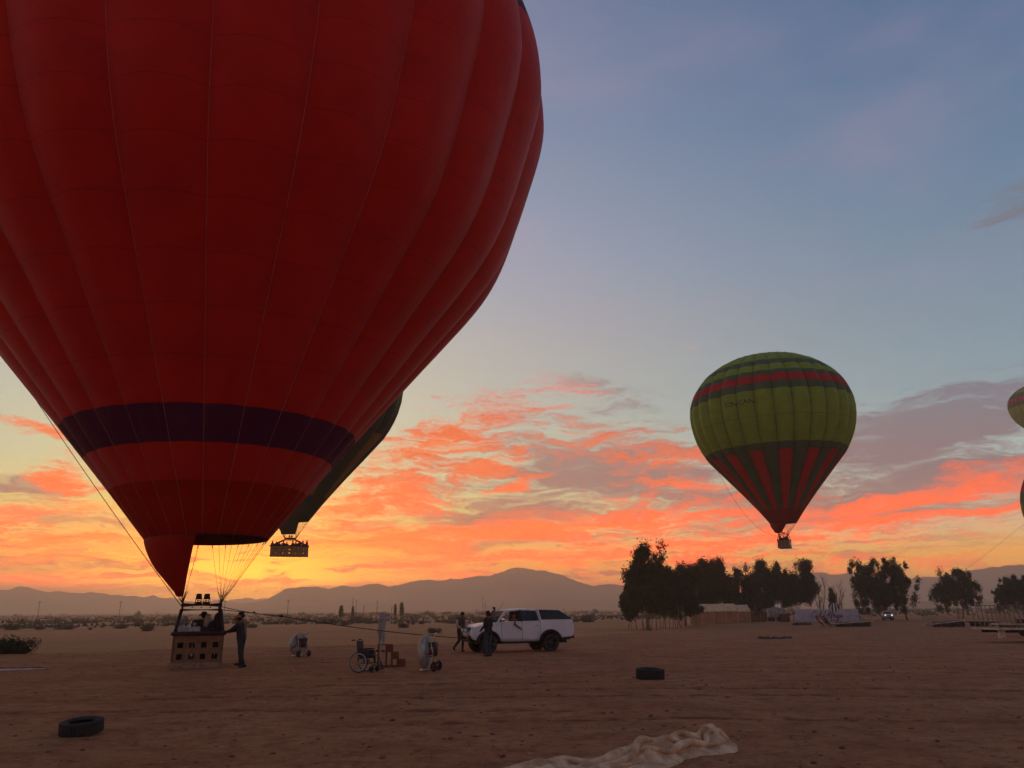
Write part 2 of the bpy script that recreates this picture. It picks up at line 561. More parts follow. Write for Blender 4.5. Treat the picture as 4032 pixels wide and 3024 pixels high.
def gz(x, y):
    return float(ground_z(np.array([x]), np.array([y]))[0])


def gza(pts):
    """heights of many spots at once"""
    a = np.array(pts, float)
    return ground_z(a[:, 0], a[:, 1])


def make_ground():
    ys = [-60.0, -20.0, -5.0, 2.0, 5.0]
    y = 6.5
    while y < 9000:
        ys.append(y)
        y += max(0.055, y * 0.0065) if y < 60 else y * 0.02
    us = np.concatenate([-np.geomspace(0.85, 4.0, 14)[::-1], np.linspace(-0.84, 0.84, 420), np.geomspace(0.85, 4.0, 14)])
    ys = np.array(ys)
    Y, U = np.meshgrid(ys, us, indexing='ij')
    X = U * np.maximum(np.abs(Y), 6.0) * 1.0
    X = np.where(np.abs(U) > 0.84, X * np.clip(40 / np.maximum(Y, 4), 1, 8), X)
    Z = ground_z(X, Y)
    nr, nc = Y.shape
    vs = np.stack([X, Y, Z], -1).reshape(-1, 3)
    i = np.arange(nr - 1)[:, None] * nc + np.arange(nc - 1)[None, :]
    fs = np.stack([i, i + 1, i + nc + 1, i + nc], -1).reshape(-1, 4)
    me = bpy.data.meshes.new('ground')
    me.from_pydata(vs.tolist(), [], fs.tolist())
    me.polygons.foreach_set('use_smooth', [True] * len(me.polygons))
    track = np.zeros_like(X)
    for r_ in RUTS:
        yc = np.interp(X, [p[0] for p in r_], [p[1] for p in r_])
        fade = np.clip((X - r_[0][0]) / 2, 0, 1) * np.clip((r_[-1][0] - X) / 2, 0, 1)
        track = np.maximum(track, np.exp(-((Y - yc) / 0.17)**2) * fade)
    me.attributes.new('track', 'FLOAT', 'POINT').data.foreach_set('value', track.reshape(-1))
    m = bpy.data.materials.new('red_earth')
    m.use_nodes = True
    t = NT(m.node_tree)
    co = t.n('ShaderNodeTexCoord').outputs['Object']
    x_, y_, z_ = t.sep(co)
    n1 = t.noise(co, 0.35, 6, 0.62)
    n2 = t.noise(co, 2.2, 6, 0.66)
    n3 = t.noise(co, 7.0, 6, 0.74)
    n4 = t.noise(t.mapping(co, rot=(0, 0, 0.15), scale=(0.55, 1.0, 1)), 1.0, 6, 0.68)
    col = t.mix(t.ss(n1, 0.34, 0.66), S(184, 126, 86), S(168, 106, 70))
    col = t.mix(t.m('MULTIPLY', t.ss(n2, 0.44, 0.66), 0.8), col, S(142, 86, 60))
    col = t.mix(t.m('MULTIPLY', t.ss(n4, 0.45, 0.72), 0.5), col, S(128, 74, 52))
    col = t.mix(t.m('MULTIPLY', t.ss(n3, 0.55, 0.70), 0.75), col, S(196, 150, 112))
    col = t.mix(t.m('MULTIPLY', t.ss(n3, 0.46, 0.32), 0.85), col, S(86, 52, 42))
    trk = t.n('ShaderNodeAttribute', attribute_name='track').outputs['Fac']
    col = t.mix(t.m('MULTIPLY', trk, t.ss(n2, 0.35, 0.62, 0.1, 0.75)), col, S(96, 50, 36))
    # beyond the raked field: greyer stony steppe with dry grass
    fld = t.m('SUBTRACT', y_, t.m('ADD', t.m('ADD', t.m('MULTIPLY', x_, 0.55), t.m('MULTIPLY', t.m('MAXIMUM', x_, 0.0), 2.1)), 49.0))
    step = t.ss(t.m('ADD', fld, t.m('MULTIPLY', t.m('SUBTRACT', n1, 0.5), 10.0)), 0.0, 5.0)
    stc = t.mix(t.ss(n2, 0.4, 0.65), S(198, 130, 86), S(170, 108, 70))
    stc = t.mix(t.m('MULTIPLY', t.ss(t.noise(co, 0.05, 5, 0.6), 0.45, 0.62), 0.6), stc, S(156, 118, 78))
    col = t.mix(step, col, stc)
    b = t.n('ShaderNodeBsdfPrincipled')
    t.put(b.inputs['Base Color'], col)
    b.inputs['Roughness'].default_value = 0.95
    b.inputs['Specular IOR Level'].default_value = 0.12
    bp = t.n('ShaderNodeBump')
    bp.inputs['Distance'].default_value = 0.10
    h = t.m('ADD', t.m('MULTIPLY', n2, 0.5), t.m('ADD', t.m('MULTIPLY', n3, 0.45), t.m('MULTIPLY', t.noise(co, 38, 3, 0.6), 0.16)))
    t.put(bp.inputs['Height'], h)
    t.put(b.inputs['Normal'], bp.outputs[0])
    o = t.n('ShaderNodeOutputMaterial')
    t.put(o.inputs[0], b.outputs[0])
    me.materials.append(m)
    tag(link('ground', me), kind='structure')


make_ground()

# ------------------------------------------------------------------ mountains: ridge lines given as (azimuth, elevation angle, degrees) at a distance
m_rock = mat('mountain_rock', S(128, 98, 82), S(98, 74, 62), 0.95, 0.004, bump=6.0, bscale=0.02, spec=0.1)


def ridge_range(name, pts, dist, depth, seed):
    dist, depth = dist * 0.6, depth * 0.6
    a0, a1 = pts[0][0], pts[-1][0]
    na = max(40, int((a1 - a0) / 0.07))
    A = np.linspace(a0, a1, na)
    E = np.interp(A, [p[0] for p in pts], [p[1] for p in pts])
    E = np.convolve(np.pad(E, 2, 'edge'), [.12, .2, .36, .2, .12], 'valid')
    rg = np.random.default_rng(seed)
    for fq, am in ((1.7, 0.05), (4.1, 0.028), (9.3, 0.014)):
        ph_ = rg.uniform(0, 50)
        E = E + am * (fbm(A * fq + ph_, A * 0 + seed, 1.0, seed, 2) - 0.5) * np.clip(E / 1.2, 0.2, 1.2) * 2
    nd = 30
    T = np.linspace(-1, 1.2, nd)                 # -1 foot towards us, 0 ridge, 1.2 behind
    aa, tt = np.meshgrid(np.radians(A), T, indexing='ij')
    dd = dist + tt * depth
    H = (np.tan(np.radians(E)) * dist + EYE)[:, None]
    x, y = np.sin(aa) * dd, np.cos(aa) * dd
    s = np.clip(1 - np.abs(tt), 0, 1)
    spur = fbm(x, y, 1 / 160.0, seed, 5)
    prof = np.where(tt < 0, s ** (1.0 + 0.8 * spur), s ** 1.2)
    z = H * prof * (1 - 0.30 * (1 - prof) * (spur > 0) * spur) - 4
    vs = np.stack([x, y, z], -1).reshape(-1, 3)
    i = np.arange(na - 1)[:, None] * nd + np.arange(nd - 1)[None, :]
    fs = np.stack([i, i + nd, i + nd + 1, i + 1], -1).reshape(-1, 4)
    me = bpy.data.meshes.new(name)
    me.from_pydata(vs.tolist(), [], fs.tolist())
    me.polygons.foreach_set('use_smooth', [True] * len(me.polygons))
    me.materials.append(m_rock)
    tag(link(name, me), kind='structure')


ridge_range('mountain_ridge', [(-20.6, 0.0), (-20.09, 0.18), (-19.35, 0.44), (-18.22, 0.69), (-17.55, 0.82), (-17.08, 0.97), (-16.61, 1.28), (-15.74, 1.66), (-14.73, 1.76), (-14.08, 1.79), (-13.53, 1.71), (-13.03, 1.63), (-12.54, 1.76), (-11.99, 1.87), (-11.32, 1.76), (-10.76, 1.81), (-10.32, 1.96), (-9.76, 2.01), (-9.01, 1.81), (-8.28, 1.89), (-7.6, 2.05), (-7.03, 2.2), (-6.23, 2.26), (-5.2, 2.17), (-4.62, 2.33), (-3.93, 2.27), (-2.77, 2.48), (-1.84, 2.51), (-1.14, 2.68), (-0.32, 2.99), (0.26, 3.11), (1.66, 2.94), (2.59, 2.76), (3.51, 2.5), (4.65, 2.06), (5.68, 1.68), (6.37, 1.8), (7.29, 1.83), (8.07, 1.66), (9.19, 1.4), (12, 1.1), (15, 0.6), (18, 0.0)], 4300, 1300, 4)
ridge_range('mountain_ridge', [(-60, 1.2), (-52, 1.7), (-45, 1.3), (-38, 1.6), (-34, 1.35), (-32.89, 1.51), (-32.5, 1.47), (-31.92, 1.74), (-31.19, 1.59), (-30.62, 1.46), (-30.36, 1.35), (-29.73, 1.44), (-29.31, 1.33), (-28.47, 1.26), (-27.99, 1.39), (-27.39, 1.32), (-26.86, 1.21), (-26.35, 1.23), (-25.9, 1.14), (-25.29, 1.16), (-24.75, 1.07), (-24.46, 1.21), (-23.76, 1.0), (-23.22, 1.04), (-22.19, 0.76), (-20.89, 0.78), (-20.25, 0.9), (-19.37, 0.68), (-18.22, 0.69), (-17.44, 0.65), (-16.65, 0.57), (-14, 0.3), (-12, 0.0)], 5200, 1200, 9)
ridge_range('mountain_ridge', [(-22, 0.3), (-20.12, 0.58), (-19.58, 0.9), (-18.82, 0.92), (-18.25, 0.99), (-17.85, 0.87), (-17.27, 0.97), (-16.57, 0.77), (-13, 0.4)], 7600, 900, 14)
ridge_range('mountain_ridge', [(10, 0.0), (14, 0.9), (16.38, 1.27), (18.28, 1.82), (19.46, 2.24), (21.27, 2.43), (21.91, 2.21), (23.34, 2.33), (26.83, 1.87), (28.35, 1.96), (29.96, 2.3), (32.06, 2.54), (32.91, 2.57), (38, 2.9), (45, 2.3), (60, 1.8)], 5600, 1500, 22)
ridge_range('foothill', [(24.5, 0.0), (25.67, 0.12), (26.53, 0.43), (27.14, 0.5), (28.31, 0.35), (29.19, 0.4), (30.25, 0.51), (30.99, 0.42), (32.56, 0.48), (36, 0.3), (40, 0.0)], 3000, 500, 31)

# ------------------------------------------------------------------ dusty air
hz = MB()
hz.box((0, 2000, 79), (9600, 6800, 162))
hm = bpy.data.materials.new('dusty_air')
hm.use_nodes = True
t = NT(hm.node_tree)
pv = t.n('ShaderNodeVolumePrincipled')
pv.inputs['Color'].default_value = (0.99, 0.83, 0.66, 1)
pv.inputs['Density'].default_value = HAZE
pv.inputs['Anisotropy'].default_value = 0.6
o_ = t.n('ShaderNodeOutputMaterial')
t.put(o_.inputs['Volume'], pv.outputs[0])
tag(hz.build('haze', hm), kind='stuff')

# ------------------------------------------------------------------ hot air balloons
def knots(xs, ys, x):
    m = np.gradient(ys, xs)
    m[-1] = 0
    i = np.clip(np.searchsorted(xs, x) - 1, 0, len(xs) - 2)
    d = xs[i + 1] - xs[i]
    t_ = (x - xs[i]) / d
    return (2 * t_**3 - 3 * t_**2 + 1) * ys[i] + (t_**3 - 2 * t_**2 + t_) * d * m[i] + (-2 * t_**3 + 3 * t_**2) * ys[i + 1] + (t_**3 - t_**2) * d * m[i + 1]


class Shape:
    """surface of revolution with bulging gores"""

    def __init__(self, mouth, tilt, prof, n, phase, bulge=0.055):
        self.o = np.array(mouth, float)
        A = np.array([tilt[0], tilt[1], 1.0])
        self.A = A / np.linalg.norm(A)
        e1 = np.array([1.0, 0, 0]) - self.A * self.A[0]
        self.e1 = e1 / np.linalg.norm(e1)
        self.e2 = np.cross(self.A, self.e1)
        self.rm, self.R, self.H, self.hc = prof[:4]
        self.f = np.array([0, *prof[4:8], 1.0])
        self.n, self.phase, self.bulge = n, phase, bulge

    def r(self, h):
        h = np.asarray(h, float)
        lo = self.rm + (self.R - self.rm) * knots(np.linspace(0, 1, 6), self.f, np.clip(h / self.hc, 0, 1))
        hi = self.R * np.sqrt(np.clip(1 - ((h - self.hc) / (self.H - self.hc))**2, 0.0004, 1))
        return np.where(h < self.hc, lo, hi)

    def at(self, h, ang, off=0.0):
        h, ang = np.broadcast_arrays(np.asarray(h, float), np.asarray(ang, float))
        u = ((ang - self.phase) * self.n / (2 * np.pi)) % 1.0
        g = np.clip(h / (0.25 * self.H), 0.12, 1.0)
        r = self.r(h) / (1 + self.bulge * 0.8) * (1 + self.bulge * g * (1 - (2 * u - 1)**2)) + off
        return self.o + h[..., None] * self.A + r[..., None] * (np.cos(ang)[..., None] * self.e1 + np.sin(ang)[..., None] * self.e2)


def panel_mesh(sh, g, h0, h1, material, nu=6, nv=3):
    d = 2 * np.pi / sh.n
    a = sh.phase + d * (g + np.linspace(1e-5, 1 - 1e-5, nu + 1))
    h = np.linspace(h0, h1, nv + 1)
    Hh, Aa = np.meshgrid(h, a, indexing='ij')
    P_ = sh.at(Hh, Aa)
    vs = P_.reshape(-1, 3)
    w = nu + 1
    fs = [(i * w + j, i * w + j + 1, (i + 1) * w + j + 1, (i + 1) * w + j) for i in range(nv) for j in range(nu)]
    me = bpy.data.meshes.new('panel')
    me.from_pydata(vs.tolist(), [], fs)
    me.materials.append(material)
    me.polygons.foreach_set('use_smooth', [True] * len(fs))
    uv = me.uv_layers.new(name='UVMap')
    UV = [((k % w) / nu, (k // w) / nv) for k in range(len(vs))]
    uv.data.foreach_set('uv', [c for q in fs for k in q for c in UV[k]])
    # smooth shading carried across the horizontal seams
    e = 1e-3
    du = sh.at(Hh, Aa + e) - sh.at(Hh, Aa - e)
    Am = np.clip(Aa, a[0] + 2 * e, a[-1] - 2 * e)
    du = sh.at(Hh, Am + e) - sh.at(Hh, Am - e)
    dv = sh.at(np.minimum(Hh + 0.02, sh.H), Am) - sh.at(np.maximum(Hh - 0.02, 0), Am)
    nn = np.cross(du, dv).reshape(-1, 3)
    nn /= np.linalg.norm(nn, axis=1, keepdims=True) + 1e-12
    me.normals_split_custom_set_from_vertices(nn.tolist())
    return me


def seen(p, nrm):
    """does the camera see this spot of a convex envelope (used only to choose which panels stay single pieces)"""
    v = np.array([0, 0, EYE]) - p
    if np.dot(v, nrm) < -0.05 * np.linalg.norm(v):
        return False
    q = cam.matrix_world.inverted() @ Vector(p)
    if q.z > -1:
        return False
    return abs(q.x / -q.z) < 0.74 and abs(q.y / -q.z) < 0.58


def envelope(root, sh, rows, colour, tape_m, rim_m, tape_r=0.013, single=True):
    """rows: heights of the horizontal seams; colour(gore, row) -> material"""
    rest = []
    inv_ = root.matrix_world.inverted()
    for g in range(sh.n):
        for k in range(len(rows) - 1):
            me = panel_mesh(sh, g, rows[k], rows[k + 1], colour(g, k))
            hm_, am_ = (rows[k] + rows[k + 1]) / 2, sh.phase + 2 * np.pi / sh.n * (g + 0.5)
            vis = False
            for hh in (rows[k] + 0.05, hm_, rows[k + 1] - 0.05):
                p = sh.at(hh, am_)
                ax = sh.o + hh * sh.A
                dr = float(sh.r(min(hh + 0.3, sh.H)) - sh.r(max(hh - 0.3, 0))) / 0.6
                nrm = (p - ax) / (np.linalg.norm(p - ax) + 1e-9) - sh.A * dr
                vis = vis or seen(p, nrm)
            if single and vis:
                o = link('panel', me, root)
                o.location = -root.location
            else:
                rest.append(me)
    bm = bmesh.new()
    mats = []
    for me in rest:
        m = me.materials[0]
        if m not in mats:
            mats.append(m)
        k0 = len(bm.faces)
        bm.from_mesh(me)
        bm.faces.ensure_lookup_table()
        for q in bm.faces[k0:]:
            q.material_index = mats.index(m)
        bpy.data.meshes.remove(me)
    me = bpy.data.meshes.new('envelope')
    bm.to_mesh(me)
    bm.free()
    for m in mats:
        me.materials.append(m)
    o = tag(link('envelope', me, root), kind='stuff')
    o.location = -root.location
    hs = np.linspace(0.0, sh.H * 0.985, 46)
    for g in range(sh.n):
        b = MB()
        b.tube([Vector(p) for p in sh.at(hs, np.full_like(hs, sh.phase + 2 * np.pi / sh.n * g), 0.012)], tape_r, 4)
        o = b.build('load_tape', tape_m, root)
        o.location = -root.location
    b = MB()
    a = np.linspace(0, 2 * np.pi, 79)[:-1]
    b.tube([Vector(p) for p in sh.at(np.zeros_like(a), a)], tape_r * 2.2, 5, closed=True)
    o = b.build('mouth_rim', rim_m, root)
    o.location = -root.location


def scoop(root, sh, a0, a1, tip0, tip1, material, bulge=0.25, n=22, k=16):
    vs, fs = [], []
    t0, t1 = Vector(tip0), Vector(tip1)
    for i in range(k + 1):
        t_ = i / k
        for j in range(n + 1):
            s = j / n
            top = Vector(sh.at(0.0, a0 + (a1 - a0) * s))
            bot = t0.lerp(t1, s)
            p = top.lerp(bot, t_)
            ang = a0 + (a1 - a0) * s
            out = Vector((math.cos(ang), math.sin(ang), 0))
            w = math.sin(math.pi * t_ ** 0.85)
            p += out * (bulge * w * (0.35 + 0.65 * math.sin(math.pi * s)))
            p += out * 0.045 * w * (mnoise.noise((s * 7 + t_ * 3, t_ * 2.5, 3)) + 0.5 * mnoise.noise((s * 16 - t_ * 6, t_ * 4, 8)))
            vs.append(p)
    w_ = n + 1
    for i in range(k):
        for j in range(n):
            fs.append((i * w_ + j, i * w_ + j + 1, (i + 1) * w_ + j + 1, (i + 1) * w_ + j))
    b = MB()
    b.add(vs, fs, 0, True)
    me = b.mesh('scoop', material)
    uv = me.uv_layers.new(name='UVMap')
    uv.data.foreach_set('uv', [0.5] * (2 * len(me.loops)))
    o = link('scoop', me, root)
    o.location = -root.location


m_tape = mat('load_tape', S(206, 134, 112), S(178, 110, 92), 0.7)
m_rope = mat('rope', S(96, 78, 62), S(62, 48, 38), 0.85, 20)
m_darkrope = mat('dark_rope', S(58, 46, 40), S(36, 28, 26), 0.85, 20)
m_red = fabric('red_nylon', S(192, 26, 6), S(178, 21, 5), 0.06, sheen=0.14)
m_throat = fabric('throat_red_nylon', S(180, 23, 6), S(166, 19, 5), 0.22)
m_purple = fabric('purple_nylon', S(88, 36, 66), S(76, 30, 58), 0.05)
m_scoop = fabric('scoop_red_nylon', S(170, 28, 12), S(146, 20, 9), 0.12, seam=False)
m_lime = fabric('lime_nylon', S(136, 158, 46), S(124, 144, 40), 0.14)
m_olive = fabric('dark_green_nylon', S(80, 96, 64), S(70, 86, 58), 0.12)
m_crim = fabric('crimson_nylon', S(190, 30, 30), S(174, 25, 26), 0.14)
m_crimdark = fabric('dark_crimson_nylon', S(150, 26, 26), S(134, 20, 22), 0.12)
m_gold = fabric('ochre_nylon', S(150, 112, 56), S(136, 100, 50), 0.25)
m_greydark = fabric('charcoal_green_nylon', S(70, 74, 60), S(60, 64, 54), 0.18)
m_pole = mat('maroon_leather', S(64, 32, 34), S(44, 22, 24), 0.55, 9, bump=0.004)
m_steel = mat('burner_steel', S(120, 116, 112), S(84, 80, 78), 0.35, 12, metal=0.9)
m_black = mat('black_paint', S(34, 32, 33), S(22, 21, 22), 0.5, 8)


def wicker(name, c1, c2):
    m = bpy.data.materials.new(name)
    m.use_nodes = True
    t = NT(m.node_tree)
    co = t.n('ShaderNodeTexCoord').outputs['Object']
    x, y, z = t.sep(co)
    h = t.m('ADD', x, y)
    a = t.m('SINE', t.m('MULTIPLY', h, 150.0))
    b_ = t.m('SINE', t.m('MULTIPLY', z, 260.0))
    wv = t.m('MULTIPLY', a, b_)
    stk = t.m('POWER', t.m('ABSOLUTE', t.m('SINE', t.m('MULTIPLY', h, 38.0))), 6.0)
    nz = t.noise(co, 5, 4, 0.6)
    col = t.mix(t.ss(nz, 0.3, 0.7), (*c1[:3], 1), (*c2[:3], 1))
    col = t.mix(t.m('MULTIPLY', t.ss(wv, -0.4, -1.0), 0.5), col, tuple(v * 0.4 for v in c2[:3]) + (1,))
    col = t.mix(t.m('MULTIPLY', stk, 0.35), col, tuple(v * 0.45 for v in c2[:3]) + (1,))
    p = t.n('ShaderNodeBsdfPrincipled')
    t.put(p.inputs['Base Color'], col)
    p.inputs['Roughness'].default_value = 0.75
    bp = t.n('ShaderNodeBump')
    bp.inputs['Distance'].default_value = 0.012
    t.put(bp.inputs['Height'], t.m('ADD', wv, stk))
    t.put(p.inputs['Normal'], bp.outputs[0])
    o = t.n('ShaderNodeOutputMaterial')
    t.put(o.inputs[0], p.outputs[0])
    return m


m_wicker = wicker('wicker', S(184, 134, 92), S(152, 108, 72))
m_hide = mat('rawhide', S(158, 126, 104), S(128, 98, 80), 0.8, 5, bump=0.006)
m_banner = mat('white_banner', S(206, 206, 208), S(180, 182, 186), 0.6, 3)


def wall_with_holes(b, x0, x1, z0, z1, y, th, holes):
    """upright wall in the x-z plane at y with square openings (cx, cz, half)"""
    xs = sorted({x0, x1, *[c - h for c, _, h in holes], *[c + h for c, _, h in holes]})
    zs = sorted({z0, z1, *[c - h for _, c, h in holes], *[c + h for _, c, h in holes]})

    def hole(i, j):
        if i < 0 or j < 0 or i >= len(xs) - 1 or j >= len(zs) - 1:
            return True
        mx, mz = (xs[i] + xs[i + 1]) / 2, (zs[j] + zs[j + 1]) / 2
        return any(abs(mx - a) < h and abs(mz - c) < h for a, c, h in holes)
    ya, yb = y, y + th
    for i in range(len(xs) - 1):
        for j in range(len(zs) - 1):
            if hole(i, j):
                continue
            a, c, d, e = xs[i], xs[i + 1], zs[j], zs[j + 1]
            b.add([(a, ya, d), (c, ya, d), (c, ya, e), (a, ya, e)], [(0, 1, 2, 3)])
            b.add([(a, yb, d), (c, yb, d), (c, yb, e), (a, yb, e)], [(3, 2, 1, 0)])
            for (di, dj, q) in ((-1, 0, [(a, ya, d), (a, yb, d), (a, yb, e), (a, ya, e)]), (1, 0, [(c, ya, d), (c, yb, d), (c, yb, e), (c, ya, e)]),
                                (0, -1, [(a, ya, d), (c, ya, d), (c, yb, d), (a, yb, d)]), (0, 1, [(a, ya, e), (c, ya, e), (c, yb, e), (a, yb, e)])):
                if hole(i + di, j + dj):
                    b.add(q, [(0, 1, 2, 3)])


def basket(root, w, l, h, cols, z0=0.0, lean=0.09, frame_z=1.95, fw=1.25, fl=1.5, burners=2, banner=False, rail_n=6, detail=True, scoop_gap=0):
    """root's own axes: x across, y along; near wall faces -y"""
    bk = empty('basket', parent=root)
    hw, hl = w / 2, l / 2
    th = 0.05

    def rows(n, half, width):
        cs = [(-width / 2 + width * (i + 0.5) / n) * 0.92 for i in range(n)]
        return [(c, z0 + zz * h, half) for c in cs for zz in (0.34, 0.68)]
    for (ang, ww, dd, n) in ((0, w, hl, cols), (math.pi, w, hl, cols), (math.pi / 2, l, hw, cols + 2), (-math.pi / 2, l, hw, cols + 2)):
        b = MB()
        b.M = Matrix.Rotation(ang, 4, 'Z')
        hs = rows(n, 0.09, ww) if detail else rows(n, 0.09, ww)
        wall_with_holes(b, -ww / 2 + (th if ang in (0, math.pi) else 0) * 0, ww / 2, z0 + 0.16, z0 + h, -dd, th, hs)
        b.build('wicker_wall', m_wicker, bk)
        b = MB()
        b.M = Matrix.Rotation(ang, 4, 'Z')
        b.box((0, -dd + 0.02, z0 + 0.09), (ww + 0.05, 0.075, 0.2), bev=0.02)
        b.build('hide_skirt', m_hide, bk)
    b = MB()
    b.box((0, 0, z0 + 0.06), (w - 0.02, l - 0.02, 0.06))
    b.build('floor', m_hide, bk)
    b = MB()
    rr = 0.07
    pts = []
    for cx, cy, a0 in ((hw, hl, 0), (-hw, hl, 90), (-hw, -hl, 180), (hw, -hl, 270)):
        for k in range(4):
            a = R(a0 + 30 * k)
            pts.append((cx - math.copysign(0.08, cx) + 0.10 * math.cos(a), cy - math.copysign(0.08, cy) + 0.10 * math.sin(a), z0 + h + 0.02))
    b.tube(pts, rr, 8, closed=True)
    b.build('padded_rim', m_pole, bk)
    for sx in (-1, 1):
        for sy in (-1, 1):
            b = MB()
            b.tube([(sx * (hw - 0.03), sy * (hl - 0.05), z0 + h), (sx * (fw / 2 + 0.02), sy * fl / 2, z0 + frame_z)], 0.055, 8)
            b.build('upright', m_pole, root)
    b = MB()
    for zz, r_ in ((frame_z, 0.035), (frame_z + 0.17, 0.062)):
        b.tube([(-fw / 2, -fl / 2, z0 + zz), (fw / 2, -fl / 2, z0 + zz), (fw / 2, fl / 2, z0 + zz), (-fw / 2, fl / 2, z0 + zz)], r_, 8, closed=True)
    for sx in (-1, 1):
        for sy in (-1, 1):
            b.tube([(sx * fw / 2, sy * fl / 2, z0 + frame_z - 0.03), (sx * fw / 2, sy * fl / 2, z0 + frame_z + 0.2)], 0.03, 6)
    for k in range(3):
        x = -0.3 + 0.3 * k
        b.tube([(x, -fl / 2, z0 + frame_z + 0.09), (x, fl / 2, z0 + frame_z + 0.09)], 0.02, 6)
    b.build('burner_frame', m_pole, root)
    for i in range(burners):
        cx = (i - (burners - 1) / 2) * 0.27 + 0.02
        br = empty('burner', (cx, -0.15, z0 + frame_z + 0.2), parent=root)
        b = MB()
        b.lathe([(0.125, 0.0), (0.128, 0.055), (0.11, 0.06)], 14)
        b.lathe([(0.105, 0.165), (0.115, 0.165), (0.085, 0.36), (0.075, 0.36)], 14, close=True)
        for q in range(7):
            a = 2 * math.pi * q / 7
            b.tube([(0.118 * math.cos(a), 0.118 * math.sin(a), 0.04), (0.108 * math.cos(a), 0.108 * math.sin(a), 0.18)], 0.012, 5)
        b.build('burner_can', m_black, br)
        b = MB()
        for q in range(3):
            b.tube([(0.07 * math.cos(t_) , 0.07 * math.sin(t_), 0.02 + q * 0.05) for t_ in np.linspace(0, 6.28, 15)[:-1]], 0.011, 5, closed=True)
        b.build('coil', m_steel, br)
    return bk


def mouth_ropes(root, sh, corners, mat_, r_=0.009, skip=()):
    """one cable from every load tape to the nearest frame corner"""
    corners = [Vector(c) for c in corners]
    for g in range(sh.n):
        a = sh.phase + 2 * np.pi / sh.n * g
        p = Vector(sh.at(0.0, a))
        c = min(corners, key=lambda q: (Vector((q.x, q.y, 0)) - Vector((p.x, p.y, 0))).length)
        b = MB()
        b.tube([p - root.location, p + (c - p) * 0.06 - root.location], r_ * 2.6, 5)
        b.tube([p - root.location, c - root.location], r_, 4)
        b.build('cable', mat_, root)


def regroup(src, dst):
    """hand the turned basket's pieces to the balloon, where they stand"""
    bpy.context.view_layer.update()
    mw = [(ch, ch.matrix_world.copy()) for ch in src.children]
    for ch, m in mw:
        ch.parent = dst
        ch.matrix_parent_inverse = Matrix.Identity(4)
        ch.matrix_basis = dst.matrix_world.inverted() @ m


# ---- the great red balloon, standing on its basket
RB_ROT = R(22)
rb = empty('hot_air_balloon', (-11.28, 28.90, gz(-11.0, 28.0) + 0.0))
tag(rb, 'huge red hot air balloon with purple bands, its wicker basket standing on the red earth', 'balloon')
bpy.context.view_layer.update()
red = Shape((-11.233, 28.722, 4.352), (-0.022, 0.007), [2.191, 13.044, 30.392, 17.842, 0.268, 0.536, 0.792, 0.926], 26, R(-68.7 - 5.0), 0.036)
rows_r = [0.0, 1.62, 2.74, 3.80] + list(np.linspace(3.80, 20.4, 14)[1:]) + [21.7, 23.0, 24.4, 25.8, 27.2, 28.6, 29.6, 30.38]


def red_colour(g, k):
    if k == 0: return m_throat
    if k == 2 or rows_r[k] > 20.3 and rows_r[k] < 22.9: return m_purple
    return m_red


envelope(rb, red, rows_r, red_colour, m_tape, m_darkrope, 0.0075)
b = MB()                      # added strip inside the far mouth; its orange imitates light coming through the fabric
m_glowstrip = fabric('glow_orange_fabric', S(190, 120, 60), S(168, 100, 48), 0.5, seam=False)
aa_ = np.radians(np.linspace(20, 205, 49))
hh_ = np.array([0.02, 0.25, 0.5, 0.8, 1.1])
H_, A_2 = np.meshgrid(hh_, aa_, indexing='ij')
lv = red.at(H_, A_2, -0.05).reshape(-1, 3)
b.add([Vector(q) for q in lv], [(i * 49 + j, i * 49 + j + 1, (i + 1) * 49 + j + 1, (i + 1) * 49 + j) for i in range(4) for j in range(48)], 0, True)
b.build('mouth_glow_strip', m_glowstrip, rb).location = -rb.location
body = empty('basket_group', (-11.28, 28.90, rb.location.z), RB_ROT)     # temporary axes for the turned basket
basket(body, 1.62, 2.75, 1.10, 4, 0.0, frame_z=1.90, fw=1.26, fl=1.7)
bpy.context.view_layer.update()
CORN = [body.matrix_world @ Vector((sx * 0.63, sy * 0.85, 2.10)) for sx in (-1, 1) for sy in (-1, 1)]
FR_R = body.matrix_world @ Vector((0.66, -0.85, 1.95))
FR_L = body.matrix_world @ Vector((-0.66, -0.85, 2.02))
regroup(body, rb)
bpy.data.objects.remove(body)
mouth_ropes(rb, red, CORN, m_darkrope, 0.0055)
tl = CORN[0] + Vector((-0.16, -0.05, 0.26))
scoop(rb, red, R(-196), R(-79), tl + Vector((-0.12, 0.10, 0.0)), tl + Vector((0.20, -0.06, -0.02)), m_scoop, 0.24)


def cable_curve(a, b, sag, n=24):
    a, b = Vector(a), Vector(b)
    return [a.lerp(b, i / n) - Vector((0, 0, sag * 4 * (i / n) * (1 - i / n))) for i in range(n + 1)]


o = MB()
o.tube(cable_curve(FR_L, (-24.2, 28.0, 17.6), 0.35), 0.013, 5)
o.build('crown_line', m_rope, rb).location = -rb.location
# loops and slings at the frame corners
for c in CORN[:1] + CORN[2:3]:
    for k in range(4):
        o = MB()
        e = c + Vector((0.10 * (k - 1.5) * (1 if c.x > -11 else -1), 0.03 * k, 0.42))
        o.tube(cable_curve(c, e, -0.05, 8), 0.014, 5)
        o.build('sling', m_darkrope, rb).location = -rb.location

